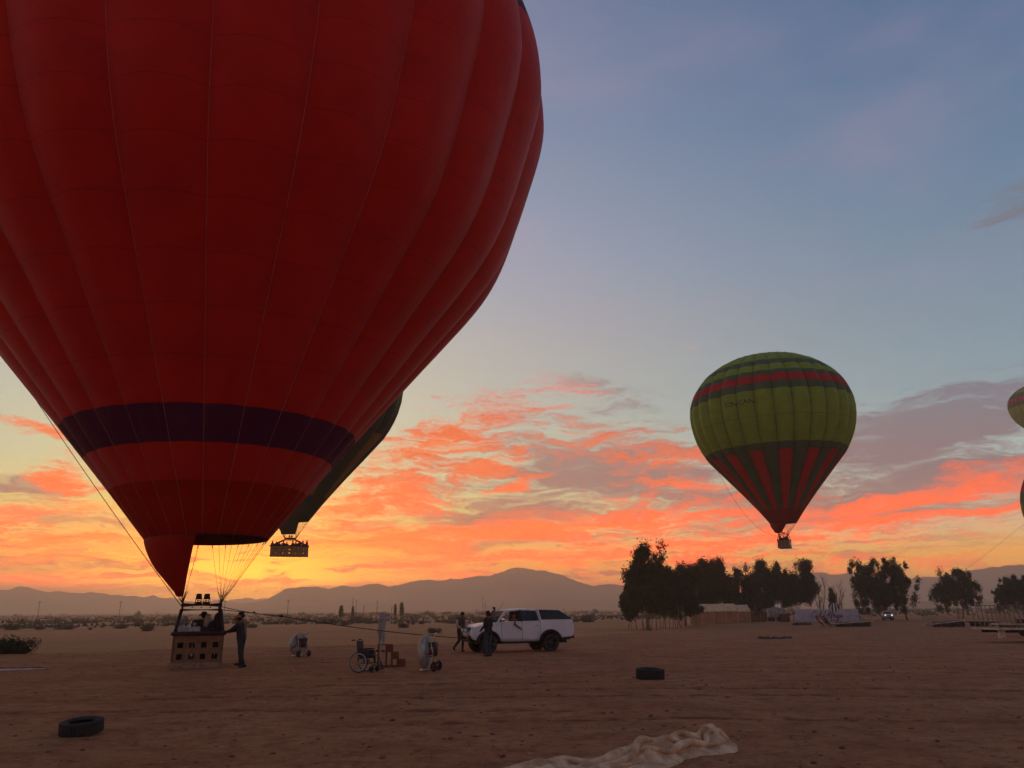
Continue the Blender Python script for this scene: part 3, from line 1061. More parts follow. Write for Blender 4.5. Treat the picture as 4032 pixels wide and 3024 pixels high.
# ---- the green one in flight beyond the trees
gb = empty('hot_air_balloon', (42.55, 122.89, 10.75))
tag(gb, 'lime and dark green balloon with red stripes flying above the row of trees', 'balloon')
grn = Shape((42.715, 122.89, 14.661), (-0.02, -0.02), [2.087, 12.784, 27.62, 17.722, 0.255, 0.519, 0.794, 0.951], 28, R(-109.2 + 3.0), 0.06)
rows_g = [0.0, 1.86, 10.24, 11.17, 15.0, 18.98, 20.2, 21.42, 22.2, 23.4, 24.4, 27.6]


def green_colour(g, k):
    if k == 0: return m_crimdark
    if k == 1: return m_crim if g % 2 == 0 else m_olive
    return [m_olive, m_lime, m_lime, m_olive, m_crim, m_olive, m_lime, m_olive, m_lime][k - 2]


bpy.context.view_layer.update()
envelope(gb, grn, rows_g, green_colour, m_greydark, m_darkrope, 0.03)
body = empty('basket_group', gb.location, R(-27))
basket(body, 1.7, 2.7, 1.15, 3, 0.0, frame_z=1.95, fw=1.3, fl=1.7, detail=False)
bpy.context.view_layer.update()
CG = [body.matrix_world @ Vector((sx * 0.65, sy * 0.85, 2.12)) for sx in (-1, 1) for sy in (-1, 1)]
b = MB()
b.M = Matrix.Rotation(math.pi / 2, 4, 'Z')
b.box((0, -0.85 - 0.02, 0.70), (1.9, 0.02, 0.66))
b.build('banner', m_banner, body)
regroup(body, gb)
bpy.data.objects.remove(body)
mouth_ropes(gb, grn, CG, m_darkrope, 0.014)
scoop(gb, grn, R(-225), R(-92), CG[0] + Vector((-0.4, 0.3, 0.2)), CG[0] + Vector((0.5, 0, 0.2)), m_crimdark, 0.3, 14, 10)
o = MB()
o.tube(cable_curve(CG[0] + Vector((0, 0, -0.3)), grn.at(9.0, R(-109 - 80)), 2.6), 0.022, 4)
o.build('crown_line', m_rope, gb).location = -gb.location


def lettering(text, size, place, material, name, parent, thick=0.0):
    """flat letters set on a surface by place(x, y) -> point"""
    cu = bpy.data.curves.new(name, 'FONT')
    cu.body = text
    cu.size = size
    cu.align_x = 'CENTER'
    cu.resolution_u = 3
    ob = bpy.data.objects.new(name, cu)
    COL.objects.link(ob)
    bpy.context.view_layer.update()
    me = bpy.data.meshes.new_from_object(ob.evaluated_get(bpy.context.evaluated_depsgraph_get()))
    bpy.data.objects.remove(ob)
    for v in me.vertices:
        v.co = place(v.co.x, v.co.y)
    me.materials.clear()
    me.materials.append(material)
    return link(name, me, parent)


PHL = R(-109.2 - 19.5)
lettering('CN-CAN', 1.02, lambda x, y: Vector(grn.at(17.0 + y, PHL + x * 1.12 / 12.6, 0.05)) - gb.location, m_black, 'registration_letters', gb)

# ---- one more behind the red envelope, seen only past its right flank
hb = empty('hot_air_balloon', (-27.0, 94.6, 8.15))
tag(hb, 'charcoal and ochre balloon flying low behind the flank of the red one', 'balloon')
hid = Shape((-26.91, 94.55, 12.45), (0, 0), [2.087, 12.784, 27.62, 17.722, 0.255, 0.519, 0.794, 0.951], 24, R(-74.1 + 4), 0.06)
rows_h = [0.0, 2.6, 10.5, 14.0, 18.5, 21.0, 24.0, 27.6]


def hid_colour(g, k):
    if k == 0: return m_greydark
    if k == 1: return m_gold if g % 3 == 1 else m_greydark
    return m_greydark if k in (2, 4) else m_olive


bpy.context.view_layer.update()
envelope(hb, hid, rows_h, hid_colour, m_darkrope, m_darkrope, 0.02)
body = empty('basket_group', hb.location, R(16))
basket(body, 4.4, 1.6, 1.2, 5, 0.0, frame_z=1.95, fw=1.3, fl=1.1, detail=False)
bpy.context.view_layer.update()
CH = [body.matrix_world @ Vector((sx * 0.65, sy * 0.55, 2.12)) for sx in (-1, 1) for sy in (-1, 1)]
regroup(body, hb)
bpy.data.objects.remove(body)
mouth_ropes(hb, hid, CH, m_darkrope, 0.013)
scoop(hb, hid, R(-205), R(-50), CH[0] + Vector((-0.5, 0.2, 0.45)), CH[2] + Vector((-0.1, 0, 0.45)), m_greydark, 0.3, 16, 10)

# ---- two that the right edge of the picture cuts
fb = empty('hot_air_balloon', (250.0, 354.0, 70.0))
tag(fb, 'green striped balloon floating far off, higher than the standing green one', 'balloon')
far_s = Shape((250.5, 354.0, 75.8), (0, 0), [2.087, 12.784, 27.62, 17.722, 0.255, 0.519, 0.794, 0.951], 28, 0.1, 0.06)
rows_f = [0.0, 2.0, 7.5, 12.0, 16.5, 18.6, 20.6, 23.0, 25.0, 27.6]
bpy.context.view_layer.update()
envelope(fb, far_s, rows_f, lambda g, k: [m_crimdark, m_lime, m_lime, m_lime, m_olive, m_crim, m_olive, m_lime, m_olive][k], m_darkrope, m_darkrope, 0.02)
body = empty('basket_group', fb.location, R(30))
basket(body, 1.7, 3.0, 1.15, 3, 0.0, detail=False)
bpy.context.view_layer.update()
CF = [body.matrix_world @ Vector((sx * 0.65, sy * 0.75, 2.12)) for sx in (-1, 1) for sy in (-1, 1)]
regroup(body, fb)
bpy.data.objects.remove(body)
mouth_ropes(fb, far_s, CF, m_darkrope, 0.013)

sb = empty('hot_air_balloon', (108.7, 142.0, gz(108.7, 142.0)))
tag(sb, 'olive and lime balloon standing on the ground with a long tether line', 'balloon')
std = Shape((108.6, 142.0, 4.2), (0, 0), [2.087, 12.784, 27.62, 15.6, 0.255, 0.519, 0.794, 0.951], 28, 0.05, 0.06)
bpy.context.view_layer.update()
envelope(sb, std, rows_f, lambda g, k: [m_crimdark, m_olive, m_lime, m_lime if g % 2 else m_olive, m_olive, m_crim, m_olive, m_lime, m_olive][k], m_darkrope, m_darkrope, 0.02)
body = empty('basket_group', sb.location, R(30))
basket(body, 1.7, 3.0, 1.15, 3, 0.0, detail=False)
bpy.context.view_layer.update()
CS = [body.matrix_world @ Vector((sx * 0.65, sy * 0.75, 2.12)) for sx in (-1, 1) for sy in (-1, 1)]
regroup(body, sb)
bpy.data.objects.remove(body)
mouth_ropes(sb, std, CS, m_darkrope, 0.013)
o = MB()
o.tube(cable_curve(std.at(19.5, R(180 + 40)), (76.0, 142.0, 5.0), 0.6), 0.018, 4)
o.build('tether_line', m_rope, sb).location = -sb.location

# ------------------------------------------------------------------ vegetation
def leaf_mat(name, c1, c2, trans=0.25):
    m = bpy.data.materials.new(name)
    m.use_nodes = True
    t = NT(m.node_tree)
    co = t.n('ShaderNodeTexCoord').outputs['Object']
    nz = t.noise(co, 1.1, 3, 0.6)
    nf = t.noise(co, 9.0, 2, 0.6)
    col = t.mix(t.ss(t.m('ADD', t.m('MULTIPLY', nz, 0.6), t.m('MULTIPLY', nf, 0.4)), 0.38, 0.62), (*c1[:3], 1), (*c2[:3], 1))
    d = t.n('ShaderNodeBsdfPrincipled')
    t.put(d.inputs['Base Color'], col)
    d.inputs['Roughness'].default_value = 0.55
    d.inputs['Specular IOR Level'].default_value = 0.25
    tr = t.n('ShaderNodeBsdfTranslucent')
    t.put(tr.inputs[0], col)
    mx = t.n('ShaderNodeMixShader')
    mx.inputs[0].default_value = trans
    t.put(mx.inputs[1], d.outputs[0])
    t.put(mx.inputs[2], tr.outputs[0])
    o = t.n('ShaderNodeOutputMaterial')
    t.put(o.inputs[0], mx.outputs[0])
    return m


m_leaf = leaf_mat('eucalyptus_leaf', (0.060, 0.068, 0.024), (0.036, 0.042, 0.015))
m_scrub = leaf_mat('scrub_leaf', (0.085, 0.075, 0.042), (0.050, 0.048, 0.028), 0.15)
m_drygrass = leaf_mat('dry_scrub', (0.13, 0.092, 0.058), (0.075, 0.058, 0.038), 0.15)
m_green = leaf_mat('green_scrub', (0.045, 0.062, 0.026), (0.028, 0.040, 0.018), 0.2)
m_bark = mat('bark', S(150, 126, 108), S(104, 84, 70), 0.9, 3, bump=0.01, stretch=(1, 1, 0.3))
m_darkbark = mat('dark_bark', S(92, 76, 66), S(66, 54, 48), 0.9, 3, bump=0.01, stretch=(1, 1, 0.3))


def leaf_quads(cent, size, nrng, droop=0.6, wide=0.38):
    """one folded leaf spray per centre: 2 triangles each, hanging and turned at random"""
    n = len(cent)
    d = nrng.normal(size=(n, 3))
    d[:, 2] -= droop * 1.6
    d /= np.linalg.norm(d, axis=1, keepdims=True)
    s = np.cross(d, nrng.normal(size=(n, 3)))
    s /= np.linalg.norm(s, axis=1, keepdims=True) + 1e-9
    L = size * nrng.uniform(0.6, 1.4, (n, 1))
    a, b = cent - d * L / 2, cent + d * L / 2
    c = cent + np.cross(d, s) * L * 0.12
    vs = np.stack([a, c + s * L * wide, b, c - s * L * wide], 1).reshape(-1, 3)
    k = np.arange(n)[:, None] * 4
    return vs, (k + np.array([[0, 1, 2, 3]]))


def leaf_mesh(name, cent, size, nrng, material, droop=0.6, wide=0.38):
    vs, fs = leaf_quads(np.asarray(cent), size, nrng, droop, wide)
    me = bpy.data.meshes.new(name)
    me.from_pydata(vs.tolist(), [], fs.tolist())
    me.materials.append(material)
    return me


def branch(b, p0, p1, r0, r1, nrng, wob=0.12, n=6, sides=5):
    p0, p1 = np.array(p0, float), np.array(p1, float)
    L = np.linalg.norm(p1 - p0)
    off = np.cumsum(nrng.normal(size=(n + 1, 3)), 0) * wob * L / n
    off -= np.linspace(0, 1, n + 1)[:, None] * off[-1]
    off -= off[0] * np.linspace(1, 0, n + 1)[:, None]
    pts = [p0 + (p1 - p0) * t + o for t, o in zip(np.linspace(0, 1, n + 1), off)]
    b.tube([Vector(p) for p in pts], [r0 + (r1 - r0) * t for t in np.linspace(0, 1, n + 1)], sides)
    return pts


def eucalyptus(loc, top, width, seed, label, stems=1, bottom=0.22, leaves=9000, lobes=9, leaf=0.29, spread=None, bark=None, flat=0.0):
    nr = np.random.default_rng(seed)
    width, bottom = width * 1.14, bottom * 0.8
    x, y = loc
    root = empty('eucalyptus_tree', (x, y, gz(x, y) - 0.03))
    tag(root, label, 'tree', 'eucalyptus trees beyond the field')
    spread = spread or width * 0.32
    L = []
    for i in range(lobes):
        u = -1 + 2 * (i + nr.uniform(0.1, 0.9)) / lobes
        lx = u * width * 0.38
        for lz in (nr.uniform(0.30, 0.55), nr.uniform(0.58, 0.90) - 0.16 * abs(u) ** 1.5):
            rr = width * nr.uniform(0.13, 0.22)
            L.append((lx, nr.uniform(-1, 1) * width * 0.25, top * max(lz, bottom + 0.1), rr, rr * nr.uniform(1.0, 1.6)))
    L.append((nr.uniform(-.2, .2) * width, 0, top * 0.88, width * 0.13, top * 0.10))
    vol = np.array([l[3] ** 2 * l[4] for l in L])
    vol /= vol.sum()
    ncl = 230
    which = nr.choice(len(L), ncl, p=vol)
    dirs = nr.normal(size=(ncl, 3))
    dirs /= np.linalg.norm(dirs, axis=1, keepdims=True)
    rad = nr.uniform(0.1, 1.15, (ncl, 1)) ** 0.6
    ctr = np.array([[L[k][0], L[k][1], L[k][2]] for k in which]) + dirs * rad * np.array([[L[k][3], L[k][3], L[k][4]] for k in which])
    ctr[:, 2] = np.where(ctr[:, 2] > top * 0.96, top * nr.uniform(0.7, 0.96, ncl), np.maximum(ctr[:, 2], top * bottom))
    w = nr.uniform(0.3, 1.6, ncl)
    leaves = int(leaves * 2.4)
    idx = nr.choice(ncl, leaves, p=w / w.sum())
    cs = nr.uniform(0.22, 0.50, (ncl, 1)) * (top / 12)
    pts = ctr[idx] + nr.normal(size=(leaves, 3)) * cs[idx] * np.array([[0.8, 0.8, 1.15]])
    pts = pts[pts[:, 2] > top * bottom * 0.6]
    link('crown', leaf_mesh('crown', pts, leaf, nr, m_leaf, 0.7, 0.30), root)
    bk = bark or m_bark
    for s in range(stems):
        b = MB()
        bx = 0 if stems == 1 else nr.uniform(-1, 1) * spread
        by = 0 if stems == 1 else nr.uniform(-1, 1) * spread * 0.5
        r0 = (0.16 if stems == 1 else nr.uniform(0.05, 0.09)) * top / 11
        tx = bx * 1.15 + nr.uniform(-1, 1) * width * (0.08 if stems == 1 else 0.14)
        tp = branch(b, (bx, by, 0), (tx, by, top * nr.uniform(0.6, 0.8)), r0, r0 * 0.3, nr, 0.10, 8, 6)
        o = b.build('trunk', bk, root)
        if s < 4:
            near_c = ctr[np.argsort(np.abs(ctr[:, 0] - tx))[:int(10 if stems == 1 else 4)]]
            for c in near_c:
                q = tp[int(np.clip(c[2] / top * 7, 1, 7))] * 0.5 + tp[2] * 0.5
                lb = MB()
                branch(lb, q, c, r0 * 0.42, 0.02, nr, 0.15, 5, 4)
                lb.build('limb', bk, o)
    return root


KF = 1.472     # the field falls away gently, so the far side lies farther than level ground would put it
E_ = eucalyptus
E_((13.7 * KF, 80 * KF), 12.6, 6.2, 11, 'tallest dense tree at the open end of the row of trees', 7, 0.14, 15000, 12, 0.30, spread=1.3)
E_((12.4 * KF, 84 * KF), 7.6, 3.0, 12, 'low narrow tree leaning out at the open end of the row', 3, 0.16, 5000, 6, 0.34, spread=0.6)
E_((16.9 * KF, 86 * KF), 9.6, 4.6, 13, 'dark full tree over thin stems next to the tallest one', 9, 0.20, 9500, 9, 0.30, spread=1.9)
E_((19.3 * KF, 90 * KF), 10.6, 5.4, 14, 'dark tree with pointed top above thin stems beside the big tent', 9, 0.20, 11000, 9, 0.30, spread=2.0)
E_((25.0 * KF, 106 * KF), 12.6, 5.4, 15, 'tree rising straight behind the ridge of the big tent', 3, 0.12, 11000, 10)
E_((28.4 * KF, 110 * KF), 12.9, 5.8, 16, 'tree between the two tents with a double top', 3, 0.12, 11000, 11)
E_((32.2 * KF, 112 * KF), 12.0, 5.6, 17, 'lower ragged tree behind the lean-to awning', 3, 0.12, 9500, 10)
E_((36.0 * KF, 116 * KF), 13.2, 5.6, 18, 'tall lacy tree behind the box trailer', 2, 0.10, 9500, 10)
E_((38.9 * KF, 117 * KF), 12.9, 5.4, 19, 'open-crowned tree behind the near end of the white sign', 2, 0.10, 8500, 9)
E_((43.0 * KF, 119 * KF), 13.2, 6.6, 20, 'dense dark tree right behind the lettering of the sign', 2, 0.10, 13000, 11)
E_((53.3 * KF, 116 * KF), 12.6, 11.6, 21, 'broad round tree standing alone past the end of the sign', 5, 0.20, 21000, 16, 0.30, spread=1.0)
E_((70.0 * KF, 126 * KF), 11.3, 9.0, 22, 'fan-shaped tree with a fork of pale trunks behind the trailers', 5, 0.26, 11500, 12, 0.30, spread=0.7)
E_((74.2 * KF, 118 * KF), 9.0, 9.0, 23, 'low wide tree behind the trailer with upright bars', 5, 0.22, 13000, 12, 0.30, spread=1.6)
E_((48.3 * KF, 121 * KF), 7.2, 1.5, 24, 'thin leafy sapling beside the balloon emblem of the sign', 1, 0.3, 1300, 5, 0.32)


def bare_tree(loc, top, width, seed, label, stems):
    nr = np.random.default_rng(seed)
    x, y = loc
    root = empty('bare_tree', (x, y, gz(x, y) - 0.03))
    tag(root, label, 'tree', 'leafless trees')
    for s in range(stems):
        b = MB()
        bx = nr.uniform(-.4, .4)
        end = (bx + nr.uniform(-1, 1) * width * 0.5, nr.uniform(-1, 1) * width * 0.3, top * nr.uniform(0.65, 1.0))
        tp = branch(b, (bx, 0, 0), end, 0.10, 0.025, nr, 0.10, 8, 5)
        for k in range(9):
            q = tp[nr.integers(2, 8)]
            e = q + np.array([nr.uniform(-1, 1) * width * 0.28, nr.uniform(-1, 1) * width * 0.2, top * nr.uniform(0.10, 0.30)])
            sp = branch(b, q, e, 0.04, 0.015, nr, 0.15, 4, 4)
            for _ in range(3):
                e2 = sp[nr.integers(1, 4)] + np.array([nr.uniform(-1, 1) * width * 0.15, nr.uniform(-1, 1) * 0.3, top * nr.uniform(0.05, 0.15)])
                branch(b, sp[nr.integers(1, 4)], e2, 0.02, 0.012, nr, 0.1, 3, 4)
        b.build('trunk', m_darkbark, root)


bare_tree((47.2 * KF, 123 * KF), 9.6, 4.6, 41, 'leaning bare tree behind the balloon emblem of the sign', 3)
bare_tree((50.2 * KF, 124 * KF), 8.6, 4.2, 42, 'bare tree of upright twigs behind the far end of the sign', 4)
bare_tree((52.0 * KF, 121 * KF), 6.2, 3.2, 43, 'forked bare tree hard against the broad round tree', 2)
bare_tree((58.3 * KF, 119 * KF), 5.0, 2.6, 44, 'small bare tree on the open side of the broad round tree', 2)

# slender far trees out on the plain
for i, (x, y, top, w, lab) in enumerate(((-36.2, 259, 5.2, 1.5, 'pointed solitary tree far out on the plain, taller of a pair'), (-39.8, 269, 4.9, 0.9, 'thin solitary tree far out on the plain, smaller of a pair'),
                                         (-53.6, 249, 4.5, 1.4, 'small tree with rounded top far out on the plain'), (-52.6, 262, 4.2, 0.8, 'tiny tree beside bare poles far out on the plain'))):
    nr = np.random.default_rng(60 + i)
    root = tag(empty('plain_tree', (x, y, gz(x, y))), lab, 'tree', 'trees far out on the plain')
    n = 380
    h = nr.uniform(0.22, 1, n)
    ww = w * 0.5 * np.sin(np.pi * np.clip((h - 0.15) / 0.9, 0, 1)) ** 0.7
    a, rr = nr.uniform(0, 6.28, n), np.sqrt(nr.uniform(0, 1, n)) * ww
    link('crown', leaf_mesh('crown', np.stack([np.cos(a) * rr, np.sin(a) * rr, h * top], -1), 0.5, nr, m_leaf), root)
    b = MB()
    branch(b, (0, 0, 0), (0.05, 0, top * 0.7), 0.11, 0.03, nr, 0.05, 5, 5)
    b.build('trunk', m_darkbark, root)
for i, (x, y, top) in enumerate(((-50.2, 250, 7.4), (-49.5, 252, 6.4), (-47.8, 255, 5.0), (-44.6, 262, 6.4), (-41.0, 268, 4.6), (-11.5, 300, 8.2), (-10.8, 301, 6.8))):
    nr = np.random.default_rng(70 + i)
    b = MB()
    tp = branch(b, (0, 0, 0), (nr.uniform(-.3, .3), 0, top), 0.10, 0.03, nr, 0.04, 6, 5)
    for k in range(5):
        q = tp[nr.integers(3, 6)]
        branch(b, q, q + np.array([nr.uniform(-.8, .8), 0, nr.uniform(.3, .9)]), 0.035, 0.015, nr, 0.1, 3, 4)
    tag(b.build('dead_tree', m_darkbark, None, (x, y, gz(x, y))), 'bare dead trunk like a pole far out on the plain', 'tree', 'dead trunks far out on the plain')
for i, (x, y) in enumerate(((-178, 300), (-150, 305), (-112, 310), (-88, 312))):
    b = MB()
    b.tube([(0, 0, 0), (0, 0, 7.2)], [0.11, 0.08], 6)
    b.beam((-0.8, 0, 6.6), (0.8, 0, 6.6), 0.09, 0.1)
    tag(b.build('utility_pole', m_darkbark, None, (x, y, gz(x, y))), 'wooden utility pole far out on the plain before the mountains', 'pole', 'utility poles on the plain')


def shrub_mesh(seed, material, n=1500, spiky=0.5, size=0.09):
    """unit shrub: 1 wide, 1 high"""
    nr = np.random.default_rng(seed)
    k = 22
    a, r = nr.uniform(0, 6.28, k), np.sqrt(nr.uniform(0, 1, k)) * 0.36
    hh = nr.uniform(0.45, 1.0, k) * (1 - 0.7 * r)
    i = nr.choice(k, n)
    t_ = nr.uniform(0.02, 1, n)
    px = np.cos(a[i]) * r[i] * (0.6 + 0.6 * t_) + nr.normal(size=n) * 0.07
    py = np.sin(a[i]) * r[i] * (0.6 + 0.6 * t_) + nr.normal(size=n) * 0.07
    pz = np.clip(hh[i] * t_ + nr.normal(size=n) * 0.04, 0.0, 1.05)
    return leaf_mesh('foliage', np.stack([px, py, pz], -1), size, nr, material, -spiky, 0.16)


def stalk_mesh(seed):
    nr = np.random.default_rng(seed)
    b = MB()
    for k in range(9):
        a = nr.uniform(0, 6.28)
        branch(b, (0, 0, -0.03), (0.3 * math.cos(a), 0.3 * math.sin(a), nr.uniform(0.4, 0.8)), 0.012, 0.005, nr, 0.1, 3, 4)
    return b.mesh('stems', m_darkbark)


SHRUBS = [shrub_mesh(80 + i, m) for i, m in enumerate((m_scrub, m_drygrass, m_scrub, m_green, m_scrub))]
STALKS = [stalk_mesh(90 + i) for i in range(2)]
MARKS = [(-31.5, 'the big bush'), (-26.5, 'the bare field'), (-21.5, 'the red balloon basket'), (-18.6, 'the two men at the basket'), (-15.0, 'the smaller fan'), (-12.4, 'the tow rope'),
         (-10.4, 'the wheelchair'), (-8.6, 'the photographer in grey'), (-6.3, 'the red-hubbed fan'), (-3.5, 'the man in the brown vest'), (0.5, 'the white pickup'), (4.5, 'the tail of the white pickup'), (9.0, 'the row of trees')]


def beyond(x, y):
    a = math.degrees(math.atan2(x, y))
    return min(MARKS, key=lambda q: abs(q[0] - a))[1]


SPOTS = [(-40.2, 172.1, 6.3, 1.5), (-32.5, 155.7, 2.7, 1.0), (-37.3, 192.6, 6.2, 1.7), (-30.0, 168.0, 2.7, 0.9), (-17.8, 129.2, 2.5, 1.1), (-19.9, 159.1, 1.2, 0.7), (-18.7, 163.2, 1.8, 0.8), (-9.6, 97.1, 2.1, 0.8), (-135.1, 511.1, 5.5, 2.5), (-80.6, 381.7, 5.3, 2.1), (-111.1, 565.9, 9.7, 2.4), (-90.8, 541.9, 16.3, 2.6), (-45.1, 351.5, 11.3, 1.7), (-50.0, 463.8, 11.5, 2.7), (-43.7, 520.0, 6.7, 2.0), (-20.4, 273.4, 3.5, 1.5), (-14.0, 172.8, 3.7, 0.9), (-71.9, 277.6, 4.8, 1.0), (-44.4, 164.6, 1.2, 0.4), (-107.3, 370.0, 7.2, 1.8), (-156.6, 650.8, 5.6, 1.7), (-143.7, 635.0, 8.2, 1.7), (-111.5, 207.0, 9.1, 1.4), (-81.0, 137.8, 2.6, 0.8), (-75.5, 135.8, 4.3, 0.9), (-54.7, 120.6, 2.9, 1.4), (-67.7, 139.2, 3.6, 1.2), (-85.4, 137.2, 4.0, 1.3), (-126.8, 207.7, 2.6, 1.5), (-113.9, 192.0, 1.6, 0.8), (-147.5, 307.0, 7.1, 1.8), (-218.9, 467.9, 6.1, 3.9), (-104.4, 243.3, 5.1, 1.9), (-164.2, 327.5, 3.1, 0.9), (-533.3, 950.1, 11.9, 2.0), (-67.7, 156.3, 1.3, 0.7), (-68.9, 131.0, 0.8, 0.5), (-120.1, 211.1, 5.1, 1.5), (-106.7, 205.0, 2.6, 0.9), (-482.6, 776.8, 4.9, 2.3), (-605.3, 984.3, 4.6, 2.3), (-701.3, 1212.4, 6.3, 3.3), (-417.3, 794.6, 3.3, 1.8), (-477.1, 1072.0, 3.9, 3.4), (-96.3, 206.3, 3.5, 0.8), (15.6, 171.4, 4.5, 1.7), (-20.5, 511.8, 8.3, 2.5), (-19.4, 277.6, 5.7, 1.5), (-12.5, 166.6, 3.6, 0.8), (-18.1, 979.5, 9.7, 3.9), (59.3, 667.9, 7.8, 2.1), (53.3, 524.8, 5.6, 3.3), (1.9, 1500.0, 8.1, 4.7), (94.7, 1500.0, 8.1, 6.0), (-69.0, 1500.0, 12.1, 4.7), (-45.5, 561.1, 6.0, 2.0), (-51.2, 168.0, 3.6, 0.7), (-44.8, 137.8, 2.2, 0.9), (-154.4, 433.7, 9.8, 2.5), (-114.0, 388.5, 11.0, 1.9), (-81.2, 257.7, 2.9, 0.9), (-71.1, 235.1, 3.7, 0.8)]
for i, (x, y, w, h) in enumerate(SPOTS):
    root = empty('shrub', (x, y, gz(x, y) - 0.02), rng.uniform(0, 6.28))
    k_ = i % 3 if y > 150 else i % 5
    lab = '%s %s shrub %s beyond %s' % (('broad low' if w > 3.2 * h else 'round' if w < 2.1 * h else 'spreading') if w > 1.6 else 'small', ('grey-green', 'dry brown', 'grey-green', 'dark green', 'grey-green')[k_],
                                             'near the field edge' if y < 150 else 'on the open plain' if y < 260 else 'in the far haze', beyond(x, y))
    tag(root, lab, 'shrub', lab)
    f_ = link('foliage', SHRUBS[k_], root)
    f_.scale = (w * 1.08, w * 0.9, h * 1.1)
    if y < 260:
        s_ = link('stems', STALKS[i % 2], root)
        s_.scale = (w * 0.8, w * 0.7, h)
# the big soft bush at the field's edge
big = empty('shrub', (-23.5, 37.9, gz(-23.5, 37.9) - 0.02))
tag(big, 'large dark green bush right at the edge of the raked field', 'shrub')
f_ = link('foliage', shrub_mesh(99, m_green, 5200, 0.75, 0.075), big)
f_.scale = (3.1, 1.8, 1.12)
link('stems', STALKS[0], big).scale = (2.4, 1.5, 0.9)

# far scrub that merges into a cover
nr = np.random.default_rng(5)
cl, at_ = [], []
for _ in range(3600):
    d = 170 * (2400 / 170) ** nr.uniform()
    a = nr.uniform(-0.66, 0.66)
    x, y = d * math.sin(a), d * math.cos(a)
    s, n = nr.uniform(0.5, 1.5) * (1 + d / 500), 7
    if y < edge_y(x) + 60 or (15 < x < 90 and y < 200):
        continue
    at_ += [(x, y)] * n
    cl.append(np.stack([nr.normal(size=n) * s * 0.8, nr.normal(size=n) * s * 0.6, np.abs(nr.normal(size=n)) * s * 0.15], -1))
for _ in range(900):          # thick belt on the right beyond the trailers
    x, y = nr.uniform(60, 560), nr.uniform(230, 700)
    s, n = nr.uniform(0.9, 1.9), 9
    at_ += [(x, y)] * n
    cl.append(np.stack([nr.normal(size=n) * s * 1.1, nr.normal(size=n) * s * 0.6, np.abs(nr.normal(size=n)) * s * 0.42], -1))
at_ = np.array(at_)
cl = [np.concatenate(cl) + np.column_stack([at_, gza(at_)])]
me = leaf_mesh('scrub', np.concatenate(cl), 0.95, nr, m_scrub, 0.0, 0.4)
tag(link('scrub', me), 'low scrub spread thinly over the plain up to the mountains', 'scrub', kind='stuff')

# clods and stones on the raked earth
m_clod = mat('clod', S(156, 108, 80), S(104, 68, 52), 0.95, 3)
nr = np.random.default_rng(6)
vs, fs = [], []
g_ = (1 + 5 ** 0.5) / 2
base = np.array([(-1, g_, 0), (1, g_, 0), (-1, -g_, 0), (1, -g_, 0), (0, -1, g_), (0, 1, g_), (0, -1, -g_), (0, 1, -g_), (g_, 0, -1), (g_, 0, 1), (-g_, 0, -1), (-g_, 0, 1)], float) / 1.9
tri = [(0, 11, 5), (0, 5, 1), (0, 1, 7), (0, 7, 10), (0, 10, 11), (1, 5, 9), (5, 11, 4), (11, 10, 2), (10, 7, 6), (7, 1, 8), (3, 9, 4), (3, 4, 2), (3, 2, 6), (3, 6, 8), (3, 8, 9), (4, 9, 5), (2, 4, 11), (6, 2, 10), (8, 6, 7), (9, 8, 1)]
N_ = 4200
dd = 8 + 60 * nr.uniform(0, 1, N_) ** 1.6
aa = nr.uniform(-0.66, 0.66, N_)
xx, yy = dd * np.sin(aa), dd * np.cos(aa)
zz = ground_z(xx, yy)
for i in range(N_):
    s = 0.007 + 0.036 * nr.uniform() ** 6
    p = base * s * nr.uniform(0.7, 1.25, (12, 3)) * np.array([1.2, 1, 0.55])
    b0 = len(vs)
    vs += (p + np.array([xx[i], yy[i], zz[i] + s * 0.25])).tolist()
    fs += [(b0 + a, b0 + b_, b0 + c) for a, b_, c in tri]
me = bpy.data.meshes.new('clods')
me.from_pydata(vs, [], fs)
me.materials.append(m_clod)
tag(link('clods', me), 'small clods and stones strewn over the red earth', 'stones', kind='stuff')

# ------------------------------------------------------------------ things on the field
m_white = mat('white_car_paint', (0.74, 0.74, 0.75), (0.66, 0.65, 0.64), 0.28, 1.5, spec=0.5)
m_blackp = mat('black_plastic', (0.025, 0.025, 0.027), (0.016, 0.016, 0.017), 0.6, 12)
m_tyre = mat('tyre_rubber', (0.028, 0.027, 0.027), (0.045, 0.038, 0.034), 0.85, 5, bump=0.003)
m_rim = mat('dark_alloy', (0.06, 0.06, 0.062), (0.035, 0.035, 0.036), 0.4, 8, metal=0.7)
m_chrome = mat('chrome', (0.72, 0.72, 0.74), (0.6, 0.6, 0.62), 0.12, 4, metal=1.0)
m_seat = mat('seat_cloth', (0.05, 0.048, 0.05), (0.035, 0.034, 0.036), 0.9, 10)
m_tail = mat('tail_lamp', (0.42, 0.02, 0.02), (0.34, 0.015, 0.015), 0.2, 6, spec=0.6)
m_plate = mat('number_plate', (0.62, 0.56, 0.48), (0.55, 0.5, 0.43), 0.5, 8)


